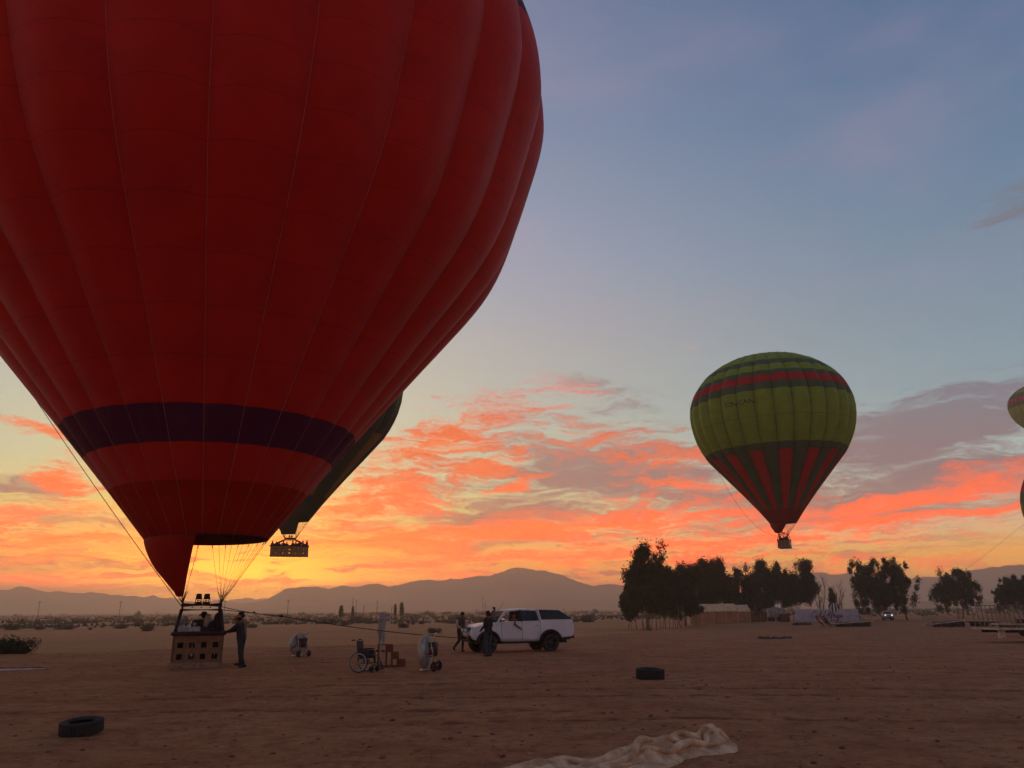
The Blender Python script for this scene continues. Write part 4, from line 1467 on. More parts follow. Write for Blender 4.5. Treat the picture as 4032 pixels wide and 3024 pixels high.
def glassy(name, tint, alpha, rough=0.05):
    m = bpy.data.materials.new(name)
    m.use_nodes = True
    t = NT(m.node_tree)
    g = t.n('ShaderNodeBsdfGlossy')
    g.inputs['Roughness'].default_value = rough
    g.inputs[0].default_value = (0.9, 0.9, 0.9, 1)
    tr = t.n('ShaderNodeBsdfTransparent')
    nz = t.noise(t.n('ShaderNodeTexCoord').outputs['Object'], 3, 3, 0.5)
    t.put(tr.inputs[0], t.mix(nz, tuple(v * 0.9 for v in tint) + (1,), (*tint, 1)))
    fr = t.n('ShaderNodeFresnel')
    fr.inputs[0].default_value = 1.5
    mx = t.n('ShaderNodeMixShader')
    t.put(mx.inputs[0], t.m('MAXIMUM', fr.outputs[0], alpha))
    t.put(mx.inputs[1], tr.outputs[0])
    t.put(mx.inputs[2], g.outputs[0])
    o = t.n('ShaderNodeOutputMaterial')
    t.put(o.inputs[0], mx.outputs[0])
    return m


m_glass = glassy('window_glass', (0.75, 0.78, 0.78), 0.05)
m_tint = glassy('tinted_glass', (0.10, 0.10, 0.11), 0.05)
m_lamp = mat('lamp_glass', (0.62, 0.62, 0.64), (0.45, 0.45, 0.47), 0.15, 14, metal=0.4)


def wheel(parent, c, r, w, side, spokes=6, rim_m=None):
    """wheel turning about y"""
    o = empty('wheel', c, parent=parent)
    b = MB()
    ri = r * 0.60
    b.lathe([(ri, -w / 2 * .9), (r * 0.86, -w / 2), (r * 0.97, -w / 2 * .8), (r, -w / 2 * .45), (r, w / 2 * .45), (r * 0.97, w / 2 * .8), (r * 0.86, w / 2), (ri, w / 2 * .9)], 32, 'Y', close=True)
    for k in range(26):
        a = 2 * math.pi * k / 26
        b.box((math.cos(a) * (r - 0.002), 0, math.sin(a) * (r - 0.002)), (0.022, w * 0.82, 0.04), rot=Matrix.Rotation(-a, 3, 'Y'))
    b.build('tyre', m_tyre, o)
    b = MB()
    b.lathe([(ri, -w * .42), (ri, w * .42), (ri * 0.93, w * .42), (ri * 0.93, -w * .42)], 28, 'Y', close=True)
    b.lathe([(0.001, side * w * .22), (ri * 0.26, side * w * .22), (ri * 0.3, side * w * .12), (ri * 0.3, side * w * .05)], 16, 'Y')
    for k in range(spokes):
        a = 2 * math.pi * k / spokes
        b.beam((math.cos(a) * ri * 0.2, side * w * 0.17, math.sin(a) * ri * 0.2), (math.cos(a) * ri * 0.95, side * w * 0.24, math.sin(a) * ri * 0.95), 0.04, ri * 0.3)
    b.lathe([(0.001, side * w * .02), (ri * 0.92, side * w * .02), (ri * 0.92, side * w * -.06), (0.001, side * w * -.06)], 20, 'Y')
    b.build('rim', rim_m or m_rim, o)
    return o


def arc(cx, cz, r, a0, a1, n):
    return [(cx + r * math.cos(R(a0 + (a1 - a0) * i / n)), cz + r * math.sin(R(a0 + (a1 - a0) * i / n))) for i in range(n + 1)]


def bevelled(b, name, mats, parent, off, seg=2, edge_test=None):
    """build and bevel the rim edges of an extruded outline"""
    me = b.mesh(name, mats)
    bm = bmesh.new()
    bm.from_mesh(me)
    bmesh.ops.recalc_face_normals(bm, faces=bm.faces[:])
    es = [e for e in bm.edges if (edge_test(e) if edge_test else True)]
    bmesh.ops.bevel(bm, geom=es, offset=off, segments=seg, affect='EDGES', profile=0.6, clamp_overlap=True)
    bm.to_mesh(me)
    bm.free()
    me.polygons.foreach_set('use_smooth', [True] * len(me.polygons))
    o = link(name, me, parent)
    md = o.modifiers.new('wn', 'WEIGHTED_NORMAL')
    md.keep_sharp = True
    return o


def loft4(b, lower, upper, mi=0):
    """closed quad rings: two lists of (x, y, z)"""
    n = len(lower)
    b.add([*lower, *upper], [(i, (i + 1) % n, n + (i + 1) % n, n + i) for i in range(n)], mi)


def pickup(loc, rz):
    t_ = empty('pickup_truck', loc, rz)
    HW = 0.87
    ARC_R = 0.50
    poly = [(-2.60, 0.64), (-2.67, 0.80), (-2.68, 1.05), (-2.64, 1.38), (-1.02, 1.38), (-1.00, 1.335), (0.86, 1.305), (1.12, 1.275), (1.55, 1.225), (1.92, 1.15), (2.10, 1.06), (2.19, 0.92), (2.22, 0.74), (2.16, 0.60), (1.99, 0.54)]
    poly += arc(1.45, 0.42, ARC_R, 14, 166, 12)
    poly += [(0.93, 0.47), (-0.96, 0.47)]
    poly += arc(-1.5, 0.42, ARC_R, 166 - 152, 166, 12)[::1][0:0]
    poly += arc(-1.5, 0.42, ARC_R, 6, 160, 12)
    poly += [(-2.05, 0.60)]
    b = MB()
    b.prism(poly, -HW, HW)
    o = bevelled(b, 'body', m_white, t_, 0.045, 3, lambda e: abs(abs(e.verts[0].co.y) - HW) < 1e-4 and abs(e.verts[0].co.y - e.verts[1].co.y) < 1e-4 and max(e.verts[0].co.z, e.verts[1].co.z) > 0.7)
    # plan taper of the nose and a soft shoulder
    for v in o.data.vertices:
        x, y, z = v.co
        k = max(0.0, (x - 1.3) / 0.9)
        s = 1 - 0.17 * k * k
        if z > 1.0:
            s *= 1 - 0.09 * min((z - 1.0) / 0.38, 1) ** 1.5
        if z < 0.75:
            s *= 1 - 0.04 * (0.75 - z) / 0.3
        v.co.y = y * s
    # inner wheel wells and belly
    b = MB()
    b.box((-0.25, 0, 0.62), (4.3, 1.2, 0.5))
    b.build('chassis', m_blackp, t_)
    # cab: roof, pillars, rear wall
    yb, yt, zb, zt = 0.775, 0.60, 1.30, 1.80
    b = MB()
    rp = [(0.66, 1.765), (0.45, 1.825), (0.0, 1.868), (-0.5, 1.87), (-0.9, 1.84), (-1.0, 1.81)]
    vs, fs = [], []
    ny = 6
    for x, z in rp:
        for j in range(ny + 1):
            u = -1 + 2 * j / ny
            vs.append((x, u * (yt + 0.02), z - 0.05 * abs(u) ** 3))
    for i in range(len(rp) - 1):
        for j in range(ny):
            a = i * (ny + 1) + j
            fs.append((a, a + 1, a + ny + 2, a + ny + 1))
    k = len(vs)
    vs += [(x, y, z - 0.045) for x, y, z in vs]
    fs += [tuple(i + k for i in q[::-1]) for q in fs]
    rim_ = [i * (ny + 1) for i in range(len(rp))] + [(len(rp) - 1) * (ny + 1) + j for j in range(1, ny + 1)] + [i * (ny + 1) + ny for i in range(len(rp) - 2, -1, -1)] + list(range(ny - 1, 0, -1))
    fs += [(rim_[i], rim_[(i + 1) % len(rim_)], rim_[(i + 1) % len(rim_)] + k, rim_[i] + k) for i in range(len(rim_))]
    b.add(vs, fs, 0, True)
    b.build('roof', m_white, t_)
    for s in (-1, 1):
        for nm, p0, p1, w_, d_ in (('a_pillar', (1.02, s * 0.775, 1.27), (0.60, s * 0.60, 1.765), 0.055, 0.07), ('b_pillar', (-0.13, s * 0.785, 1.28), (-0.10, s * 0.605, 1.80), 0.05, 0.09), ('c_pillar', (-1.00, s * 0.785, 1.28), (-0.92, s * 0.60, 1.79), 0.06, 0.22)):
            b = MB()
            b.beam(p0, p1, w_, d_)
            b.build('pillar', m_white if nm != 'b_pillar' else m_blackp, t_)
    b = MB()
    b.add([(-1.02, -0.78, 1.28), (-1.02, 0.78, 1.28), (-0.96, 0.6, 1.80), (-0.96, -0.6, 1.80)], [(0, 1, 2, 3)])
    b.add([(-1.05, -0.78, 1.28), (-1.05, 0.78, 1.28), (-0.99, 0.6, 1.80), (-0.99, -0.6, 1.80)], [(3, 2, 1, 0)])
    b.build('cab_back', m_blackp, t_)
    b = MB()
    b.add([(1.10, -0.74, 1.27), (1.10, 0.74, 1.27), (0.65, 0.575, 1.765), (0.65, -0.575, 1.765)], [(0, 1, 2, 3)])
    b.build('windshield', m_glass, t_)
    for s in (-1, 1):
        b = MB()
        b.add([(-0.17, s * 0.785, 1.33), (-0.98, s * 0.785, 1.345), (-0.96, s * 0.76, 1.42), (-0.86, s * 0.612, 1.79), (-0.13, s * 0.607, 1.80)], [(0, 1, 2, 3, 4)])
        b.build('rear_window', m_tint, t_)
    b = MB()
    b.add([(0.92, -0.785, 1.31), (-0.12, -0.785, 1.31), (-0.09, -0.607, 1.80), (0.56, -0.607, 1.775)], [(0, 1, 2, 3)])
    b.build('door_window', m_glass, t_)
    # hollow cabin: seats, dashboard, wheel
    for (sx, sy) in ((0.10, 0.38), (0.10, -0.38), (-0.72, 0.0)):
        st_ = empty('seat', (sx, sy, 0), parent=t_)
        w_ = 0.5 if sx > 0 else 1.2
        b = MB()
        b.box((-0.18, 0, 1.36), (0.13, w_, 0.52), rot=Matrix.Rotation(-0.2, 3, 'Y'), bev=0.04)
        b.build('backrest', m_seat, st_)
        b = MB()
        b.box((-0.22, 0, 1.68), (0.09, min(w_, 0.26), 0.15), bev=0.03)
        b.build('headrest', m_seat, st_)
    b = MB()
    b.box((0.92, 0, 1.27), (0.26, 1.4, 0.12), bev=0.03)
    b.build('dashboard', m_blackp, t_)
    b = MB()
    b.tube([(0.66 + 0.06 * math.sin(a), 0.38 + 0.18 * math.cos(a), 1.36 + 0.17 * math.sin(a)) for a in np.linspace(0, 6.28, 21)[:-1]], 0.016, 6, closed=True)
    b.build('steering_wheel', m_blackp, t_)
    # bed canopy of dark glass under a pale lid
    lo = [(-1.06, -0.80, 1.385), (-2.62, -0.79, 1.385), (-2.62, 0.79, 1.385), (-1.06, 0.80, 1.385)]
    up = [(-1.04, -0.655, 1.815), (-2.02, -0.64, 1.79), (-2.02, 0.64, 1.79), (-1.04, 0.655, 1.815)]
    b = MB()
    loft4(b, lo, up)
    b.add([*up], [(0, 1, 2, 3)])
    m_can = mat('canopy_gloss_black', (0.016, 0.016, 0.018), (0.010, 0.010, 0.011), 0.12, 3, spec=0.5)
    cn = b.build('canopy', m_can, t_)
    b = MB()
    b.add([(-1.02, -0.66, 1.83), (-2.05, -0.645, 1.803), (-2.05, 0.645, 1.803), (-1.02, 0.66, 1.83), (-1.02, -0.66, 1.808), (-2.05, -0.645, 1.784), (-2.05, 0.645, 1.784), (-1.02, 0.66, 1.808)], [(0, 1, 2, 3), (7, 6, 5, 4), (0, 4, 5, 1), (1, 5, 6, 2), (2, 6, 7, 3), (3, 7, 4, 0)])
    b.build('canopy_lid', m_white, cn)
    # flares and wheels
    for s in (-1, 1):
        for cx in (1.45, -1.5):
            b = MB()
            a_ = arc(cx, 0.40, 0.56, 4, 176, 16)
            i_ = arc(cx, 0.40, 0.475, 4, 176, 16)
            yo, yi = s * 0.945, s * 0.80
            if cx > 0:
                yo, yi = s * 0.925, s * 0.78
            n = len(a_)
            vs = [(x, yo, z) for x, z in i_] + [(x, yo, z) for x, z in a_] + [(x, yi, z + 0.02) for x, z in a_] + [(x, yi, z) for x, z in i_]
            fs = []
            for r_ in range(4):
                q = (r_ + 1) % 4
                for i in range(n - 1):
                    fs.append((r_ * n + i, r_ * n + i + 1, q * n + i + 1, q * n + i))
            fs += [(0, n, 2 * n, 3 * n), (n - 1, 4 * n - 1, 3 * n - 1, 2 * n - 1)]
            b.add(vs, fs, 0, True)
            b.build('wheel_flare', m_blackp, t_)
            wheel(t_, (cx, s * 0.80, 0.385), 0.385, 0.26, s)
    for s in (-1, 1):
        b = MB()
        b.tube([(0.95, s * 0.84, 0.45), (0.7, s * 0.93, 0.44), (-0.7, s * 0.93, 0.44), (-0.95, s * 0.84, 0.45)], 0.035, 8)
        b.build('side_step', m_blackp, t_)
        # door joints
        b = MB()
        y_ = s * 0.872
        ys = s * 0.835
        for pts in ([(0.83, 0.53), (0.86, 0.9), (0.86, 1.0)], [(-0.12, 0.50), (-0.13, 0.9), (-0.13, 1.0)], [(-0.80, 0.50), (-0.98, 0.75), (-1.02, 1.0)]):
            b.tube([(x, y_ - s * (0.006 if z < 0.75 else 0.0), z) for x, z in pts], 0.006, 4)
            x, z = pts[-1]
            b.tube([(x, y_, 1.0), (x - 0.0, s * 0.856, 1.14), (x, s * 0.812, 1.30)], 0.006, 4)
        b.build('door_joint', m_blackp, t_)
        for x in (0.0, -0.84):
            b = MB()
            b.box((x, s * 0.862, 1.13), (0.19, 0.03, 0.035), bev=0.012)
            b.build('door_handle', m_chrome, t_)
        mi = empty('mirror', (0.82, s * 0.82, 1.36), parent=t_)
        b = MB()
        b.box((0, s * 0.13, 0.03), (0.10, 0.20, 0.17), bev=0.03)
        b.build('shell', m_chrome, mi)
        b = MB()
        b.beam((0.02, -s * 0.03, -0.02), (0, s * 0.06, 0.0), 0.04, 0.05)
        b.build('arm', m_blackp, mi)
        b = MB()
        b.box((2.02, s * 0.58, 1.00), (0.18, 0.30, 0.17), rot=Matrix.Rotation(-s * 0.45, 3, 'Z'), bev=0.04)
        b.build('headlight', m_lamp, t_)
        b = MB()
        b.lathe([(0.001, 0.0), (0.075, 0.0), (0.075, -0.06)], 14, 'X', (2.235, s * 0.50, 0.68))
        b.build('fog_lamp', m_blackp, t_)
        b = MB()
        b.box((-2.63, s * 0.74, 1.20), (0.12, 0.12, 0.27), bev=0.03)
        b.build('tail_light', m_tail, t_)
    b = MB()
    b.box((2.165, 0, 0.99), (0.10, 0.68, 0.17), bev=0.02)
    gr = b.build('grille', m_blackp, t_)
    b = MB()
    for k in range(3):
        b.box((2.225, 0, 0.94 + 0.05 * k), (0.015, 0.62, 0.014))
    b.build('grille_bar', m_chrome, gr)
    b = MB()
    b.box((2.19, 0, 0.56), (0.16, 1.25, 0.16), bev=0.04)
    b.box((2.20, 0, 0.70), (0.10, 0.8, 0.08), bev=0.02)
    b.build('bumper', m_blackp, t_)
    b = MB()
    b.box((2.27, 0.02, 0.77), (0.02, 0.44, 0.115))
    b.build('number_plate', m_plate, t_)
    b = MB()
    b.tube([(2.26, -0.45, 0.60), (2.32, -0.42, 0.80), (2.32, 0.42, 0.80), (2.26, 0.45, 0.60)], 0.028, 8)
    b.build('bull_bar', m_chrome, t_)
    for s in (-1, 1):
        b = MB()
        b.lathe([(0.001, 0.035), (0.09, 0.03), (0.10, 0.0), (0.07, -0.06), (0.001, -0.07)], 16, 'X', (2.33, s * 0.22, 0.93))
        b.build('spot_lamp', m_lamp, t_)
    b = MB()
    b.tube([(1.30, -0.80, 1.18), (1.12, -0.80, 1.30), (0.66, -0.66, 1.80), (0.62, -0.65, 1.86)], [0.035, 0.04, 0.04, 0.04], 8)
    b.box((0.68, -0.65, 1.90), (0.14, 0.08, 0.09), bev=0.02)
    b.build('snorkel', m_blackp, t_)
    b = MB()
    b.tube([(0.58, -0.30, 1.80), (0.30, -0.32, 2.16)], 0.006, 4)
    b.build('antenna', m_blackp, t_)
    b = MB()
    b.box((-2.70, 0, 0.62), (0.10, 1.4, 0.14), bev=0.03)
    b.box((-2.72, 0.1, 0.52), (0.14, 0.1, 0.08))
    b.build('tow_hitch', m_blackp, t_)
    return t_


PK_ROT = math.pi + R(21)
PK = Vector((-0.05, 36.75, 0))
PK.z = gz(PK.x, PK.y) - 0.005
pk = pickup(PK, PK_ROT)
tag(pk, 'white double cab pickup with black glass canopy and black wheel flares', 'pickup truck')
bpy.context.view_layer.update()


def pkw(x, y, z):
    return pk.matrix_world @ Vector((x, y, z))


# tow rope from the red balloon's frame to the pickup
tow = empty('tow_rope', FR_R)
tag(tow, 'long dark rope stretched from the red balloon basket to the white pickup', 'rope')
A_, B_ = FR_R, pkw(2.28, 0.30, 0.62)
kn = A_.lerp(B_, 0.205) - Vector((0, 0, 0.02))
for k in (-1, 1):
    b = MB()
    b.tube([p - FR_R for p in cable_curve(A_ + Vector((0, 0, 0.05 * k)), kn, 0.02 * (k + 1.2), 12)], 0.013, 5)
    b.build('strand', m_darkrope, tow)
b = MB()
b.tube([p - FR_R for p in cable_curve(kn, B_, 0.10, 24)], 0.016, 5)
b.build('line', m_darkrope, tow)
for q, r_ in ((kn, 0.045), (A_.lerp(B_, 0.11), 0.028), (B_.lerp(A_, 0.012), 0.04)):
    b = MB()
    b.ell(q - FR_R, (r_ * 1.9, r_, r_), n=8, m=6)
    b.build('knot', m_darkrope, tow)

# ---- wind fans
m_alu = mat('bare_aluminium', (0.62, 0.61, 0.60), (0.42, 0.40, 0.38), 0.34, 4, metal=0.85)
m_cage = mat('dull_cage', (0.50, 0.46, 0.42), (0.36, 0.32, 0.29), 0.5, 5, metal=0.5)
m_engine = mat('engine_black', (0.03, 0.03, 0.032), (0.05, 0.045, 0.04), 0.55, 9)
m_engred = mat('engine_red', (0.20, 0.03, 0.025), (0.14, 0.02, 0.02), 0.5, 9)
m_hub = mat('red_hub', (0.22, 0.03, 0.03), (0.16, 0.02, 0.02), 0.5, 9)


def fan(loc, rz, label, k=1.0, sx=1.0):
    """drum fan blowing along -x; engine, wheels and handle behind (+x)"""
    t_ = tag(empty('wind_fan', loc, rz), label, 'fan')
    t_.scale = (k * sx, k, k)
    r, cz = 0.47, 0.55
    b = MB()
    b.lathe([(r - 0.02, -0.13), (r + 0.012, -0.135), (r + 0.03, -0.10), (r + 0.03, 0.10), (r + 0.012, 0.135), (r - 0.02, 0.13)], 40, 'X', (0, 0, cz), close=True)
    b.build('drum', m_cage, t_)
    for sx in (-1, 1):
        g = MB()
        for q in range(13):
            rr = 0.05 + q * 0.035
            g.tube([(sx * (0.14 + 0.13 * (1 - (rr / r) ** 2)), rr * math.cos(a), cz + rr * math.sin(a)) for a in np.linspace(0, 6.283, 33)[:-1]], 0.0075, 4, closed=True)
        for q in range(28):
            a = 2 * math.pi * q / 28
            g.tube([(sx * (0.14 + 0.13 * (1 - t_2 * t_2)), r * t_2 * math.cos(a), cz + r * t_2 * math.sin(a)) for t_2 in (0.1, 0.45, 0.75, 1.0)], 0.007, 4)
        g.build('guard', m_alu, t_)
    b = MB()
    for q in range(4):
        a = 2 * math.pi * q / 4 + 0.4
        ca, sa = math.cos(a), math.sin(a)
        w_ = 0.06
        b.add([(-0.05, -w_ * sa, cz + w_ * ca), (0.05, w_ * sa, cz - w_ * ca), (0.03, r * .9 * ca + w_ * sa, cz + r * .9 * sa - w_ * ca), (-0.03, r * .9 * ca - w_ * sa, cz + r * .9 * sa + w_ * ca)], [(0, 1, 2, 3)])
        b.add([(-0.045, -w_ * sa, cz + w_ * ca), (0.055, w_ * sa, cz - w_ * ca), (0.035, r * .9 * ca + w_ * sa, cz + r * .9 * sa - w_ * ca), (-0.025, r * .9 * ca - w_ * sa, cz + r * .9 * sa + w_ * ca)], [(3, 2, 1, 0)])
    b.build('blade', m_engine, t_)
    en = empty('engine', (0.36, 0, 0.58), parent=t_)
    b = MB()
    b.box((0, 0, -0.02), (0.28, 0.34, 0.30), bev=0.03)
    b.build('crankcase', m_engred, en)
    b = MB()
    b.box((0.01, 0.02, 0.19), (0.30, 0.38, 0.16), bev=0.03)
    b.build('fuel_tank', m_engine, en)
    b = MB()
    b.lathe([(0.001, 0.0), (0.13, 0.01), (0.14, 0.05), (0.10, 0.08), (0.001, 0.085)], 16, 'X', (0.13, 0, 0.0))
    b.build('recoil_cover', m_engine, en)
    b = MB()
    b.box((0.0, -0.2, 0.05), (0.2, 0.08, 0.14), bev=0.02)
    b.build('silencer', m_steel, en)
    # tubular frame
    b = MB()
    for s in (-1, 1):
        y = s * 0.26
        b.tube([(-0.06, y, 0.03), (0.10, y, 0.06), (0.52, y, 0.18)], 0.017, 6)
        b.tube([(0.56, y, 0.16), (0.42, y, 0.62), (0.30, y, 1.02), (0.34, y, 1.08)], 0.017, 6)
        b.tube([(0.02, y * 0.6, cz + r * 0.95), (0.16, y, 1.04), (0.34, y, 1.08), (0.46, y, 1.10)], 0.017, 6)
        b.tube([(0.14, y, 0.40), (0.46, y, 0.48)], 0.015, 6)
    b.tube([(0.46, -0.26, 1.10), (0.46, 0.26, 1.10)], 0.02, 6)
    b.tube([(0.42, -0.26, 0.42), (0.42, 0.26, 0.42)], 0.015, 6)
    b.tube([(0.54, -0.30, 0.13), (0.54, 0.30, 0.13)], 0.014, 6)
    b.build('frame', m_alu, t_)
    b = MB()
    b.box((-0.03, 0, 0.035), (0.26, 0.55, 0.03), bev=0.008)
    b.build('foot_plate', m_alu, t_)
    for s in (-1, 1):
        wheel(t_, (0.54, s * 0.31, 0.135), 0.135, 0.085, s, 5, m_hub)
    return t_


fan((-9.12, 34.3, gz(-9.1, 34.3)), R(-38), 'silver drum fan on wheels turned half away, out between basket and photographer', 0.86, 0.85)
fan((-2.78, 25.5, gz(-2.8, 25.5)), R(-9), 'silver drum fan seen edge-on with black engine and red-hubbed wheels', 1.0, 0.68)

# ---- wheelchair
m_frame = mat('wheelchair_frame', (0.035, 0.035, 0.037), (0.02, 0.02, 0.022), 0.4, 8, metal=0.3)
m_rimal = mat('push_rim', (0.55, 0.54, 0.53), (0.4, 0.39, 0.38), 0.35, 5, metal=0.8)
m_vinyl = mat('black_vinyl', (0.022, 0.022, 0.023), (0.035, 0.034, 0.034), 0.6, 8)
m_reflector = mat('orange_reflector', (0.65, 0.22, 0.03), (0.5, 0.16, 0.02), 0.3, 8)
wc = empty('wheelchair', (-4.62, 25.4, gz(-4.6, 25.4)), R(-14))
tag(wc, 'empty black folding wheelchair parked beside the wooden steps', 'wheelchair')
for s in (-1, 1):
    w_ = empty('drive_wheel', (-0.10, s * 0.29, 0.30), parent=wc)
    b = MB()
    b.tube([(0.285 * math.cos(a), 0, 0.285 * math.sin(a)) for a in np.linspace(0, 6.2832, 41)[:-1]], 0.018, 6, closed=True)
    b.build('tyre', m_tyre, w_)
    b = MB()
    b.tube([(0.262 * math.cos(a), 0, 0.262 * math.sin(a)) for a in np.linspace(0, 6.2832, 41)[:-1]], 0.010, 5, closed=True)
    b.tube([(0.25 * math.cos(a), s * 0.035, 0.25 * math.sin(a)) for a in np.linspace(0, 6.2832, 41)[:-1]], 0.010, 5, closed=True)
    b.build('push_rim', m_rimal, w_)
    b = MB()
    b.lathe([(0.03, -0.03), (0.03, 0.03)], 10, 'Y')
    for q in range(14):
        a = 2 * math.pi * q / 14
        b.tube([(0.025 * math.cos(a + .5), 0.012 * (-1) ** q, 0.025 * math.sin(a + .5)), (0.26 * math.cos(a), 0, 0.26 * math.sin(a))], 0.0025, 3)
    b.build('spokes', m_rimal, w_)
    b = MB()
    b.box((-0.10, s * 0.02, -0.02), (0.04, 0.012, 0.10))
    b.build('reflector', m_reflector, w_)
    b = MB()
    b.tube([(-0.36, s * 0.22, 0.94), (-0.28, s * 0.22, 0.95), (-0.22, s * 0.22, 0.92), (-0.18, s * 0.22, 0.50), (-0.16, s * 0.22, 0.28), (0.30, s * 0.22, 0.26)], 0.013, 6)
    b.tube([(-0.18, s * 0.22, 0.50), (0.26, s * 0.22, 0.49), (0.36, s * 0.22, 0.42), (0.42, s * 0.21, 0.20)], 0.013, 6)
    b.tube([(-0.17, s * 0.24, 0.66), (0.14, s * 0.24, 0.66), (0.20, s * 0.24, 0.60), (0.22, s * 0.24, 0.30)], 0.012, 6)
    b.build('side_frame', m_frame, wc)
    b = MB()
    b.tube([(-0.40, s * 0.22, 0.935), (-0.30, s * 0.22, 0.95)], 0.019, 8)
    b.build('grip', m_vinyl, wc)
    b = MB()
    b.box((0.0, s * 0.24, 0.685), (0.30, 0.055, 0.03), bev=0.01)
    b.build('armrest', m_vinyl, wc)
    b = MB()
    b.box((0.02, s * 0.245, 0.52), (0.30, 0.012, 0.24), bev=0.004)
    b.build('side_guard', m_vinyl, wc)
    c_ = empty('caster', (0.30, s * 0.22, 0.09), parent=wc)
    b = MB()
    b.lathe([(0.04, -0.016), (0.085, -0.018), (0.09, 0.0), (0.085, 0.018), (0.04, 0.016)], 18, 'Y', close=True)
    b.build('tyre', m_tyre, c_)
    b = MB()
    b.beam((0, -s * 0.03, 0.0), (0.02, -s * 0.03, 0.17), 0.03, 0.02)
    b.lathe([(0.001, -0.01), (0.045, -0.01), (0.045, 0.01), (0.001, 0.01)], 12, 'Y')
    b.build('fork', m_frame, c_)
    fr_ = empty('footrest', (0.46, s * 0.14, 0.14), parent=wc)
    b = MB()
    b.tube([(-0.04, s * 0.07, 0.06), (0.0, s * 0.05, -0.02)], 0.011, 6)
    b.build('hanger', m_frame, fr_)
    b = MB()
    b.box((0.03, -s * 0.02, 0.04), (0.03, 0.15, 0.24), rot=Matrix.Rotation(-0.3, 3, 'Y'), bev=0.01)
    b.build('foot_plate', m_vinyl, fr_)
b = MB()
b.box((0.04, 0, 0.495), (0.42, 0.42, 0.04), bev=0.015)
b.build('seat', m_vinyl, wc)
b = MB()
b.box((-0.20, 0, 0.72), (0.03, 0.42, 0.40), rot=Matrix.Rotation(-0.08, 3, 'Y'), bev=0.012)
b.build('backrest', m_vinyl, wc)
b = MB()
b.beam((0.0, -0.22, 0.28), (0.0, 0.22, 0.48), 0.02, 0.02)
b.beam((0.03, 0.22, 0.28), (0.03, -0.22, 0.48), 0.02, 0.02)
b.build('cross_brace', m_frame, wc)

# ---- wooden boarding steps
m_wood = mat('varnished_wood', S(128, 70, 46), S(96, 50, 34), 0.6, 3, bump=0.003, stretch=(1, 1, 6))
stp = empty('boarding_steps', (-4.18, 27.75, gz(-4.2, 27.75)), R(13))
tag(stp, 'small open wooden steps of three treads on the red earth', 'steps')
TR = [(-0.24, 0.74), (0.08, 0.50), (0.33, 0.27)]
for x, z in TR:
    b = MB()
    b.box((x + (0 if x > -0.2 else 0.02), 0, z - 0.012), (0.27 if x > -0.2 else 0.46, 0.50, 0.025))
    b.build('tread', m_wood, stp)
    b = MB()
    x1 = x + (0.135 if x > -0.2 else 0.25)
    b.box((x1 - 0.012, 0, z - 0.14), (0.022, 0.50, 0.24))
    b.build('riser', m_wood, stp)
for s in (-1, 1):
    for x0, x1, z0, z1 in ((-0.155, 0.015, 0.49, 0.73), (0.04, 0.205, 0.26, 0.49), (0.235, 0.44, 0.035, 0.26)):
        b = MB()
        b.box(((x0 + x1) / 2, s * 0.238, (z0 + z1) / 2), (x1 - x0, 0.018, z1 - z0))
        b.build('side_board', m_wood, stp)
    for x, z in ((-0.44, 0.74), (-0.17, 0.74), (0.02, 0.73), (0.22, 0.49), (0.45, 0.25)):
        b = MB()
        b.box((x, s * 0.235, z / 2 - 0.015), (0.03, 0.03, z - 0.03))
        b.build('leg', m_wood, stp)
    b = MB()
    b.box((0.0, s * 0.235, 0.02), (0.92, 0.028, 0.03))
    b.build('runner', m_wood, stp)

# ---- old tyres lying on the field
def old_tyre(loc, r, w, tilt, label):
    o = empty('old_tyre', loc)
    o.rotation_euler = tilt
    tag(o, label, 'tyre', None)
    b = MB()
    ri = r * 0.60
    b.lathe([(ri, 0.03), (r * 0.84, 0.0), (r * 0.96, w * 0.10), (r, w * 0.28), (r, w * 0.72), (r * 0.96, w * 0.90), (r * 0.84, w), (ri, w - 0.03), (ri + 0.01, w - 0.045), (r * 0.84, w - 0.03), (r * 0.93, w * 0.5), (r * 0.84, 0.03), (ri + 0.01, 0.045)], 44, 'Z', close=True)
    b.build('carcass', m_tyre, o)
    b = MB()
    for k in range(5):
        z = w * (0.22 + 0.14 * k)
        b.tube([(r * 1.004 * math.cos(a), r * 1.004 * math.sin(a), z) for a in np.linspace(0, 6.2832, 45)[:-1]], 0.011, 4, closed=True)
    for k in range(40):
        a = 2 * math.pi * k / 40
        b.box((r * math.cos(a), r * math.sin(a), w * 0.5), (0.02, 0.03, w * 0.84), rot=a)
    b.build('tread', m_tyre, o)
    return o


old_tyre((3.66, 22.1, gz(3.66, 22.1) - 0.01), 0.37, 0.29, (R(2.5), R(1), 0.5), 'worn black tyre lying flat in front of the white pickup, out on bare earth')
old_tyre((-6.72, 12.95, gz(-6.7, 12.95) + 0.015), 0.30, 0.20, (R(5), R(-3), 0.3), 'dusty tyre lying flat near the folded canvas, its hollow centre showing')

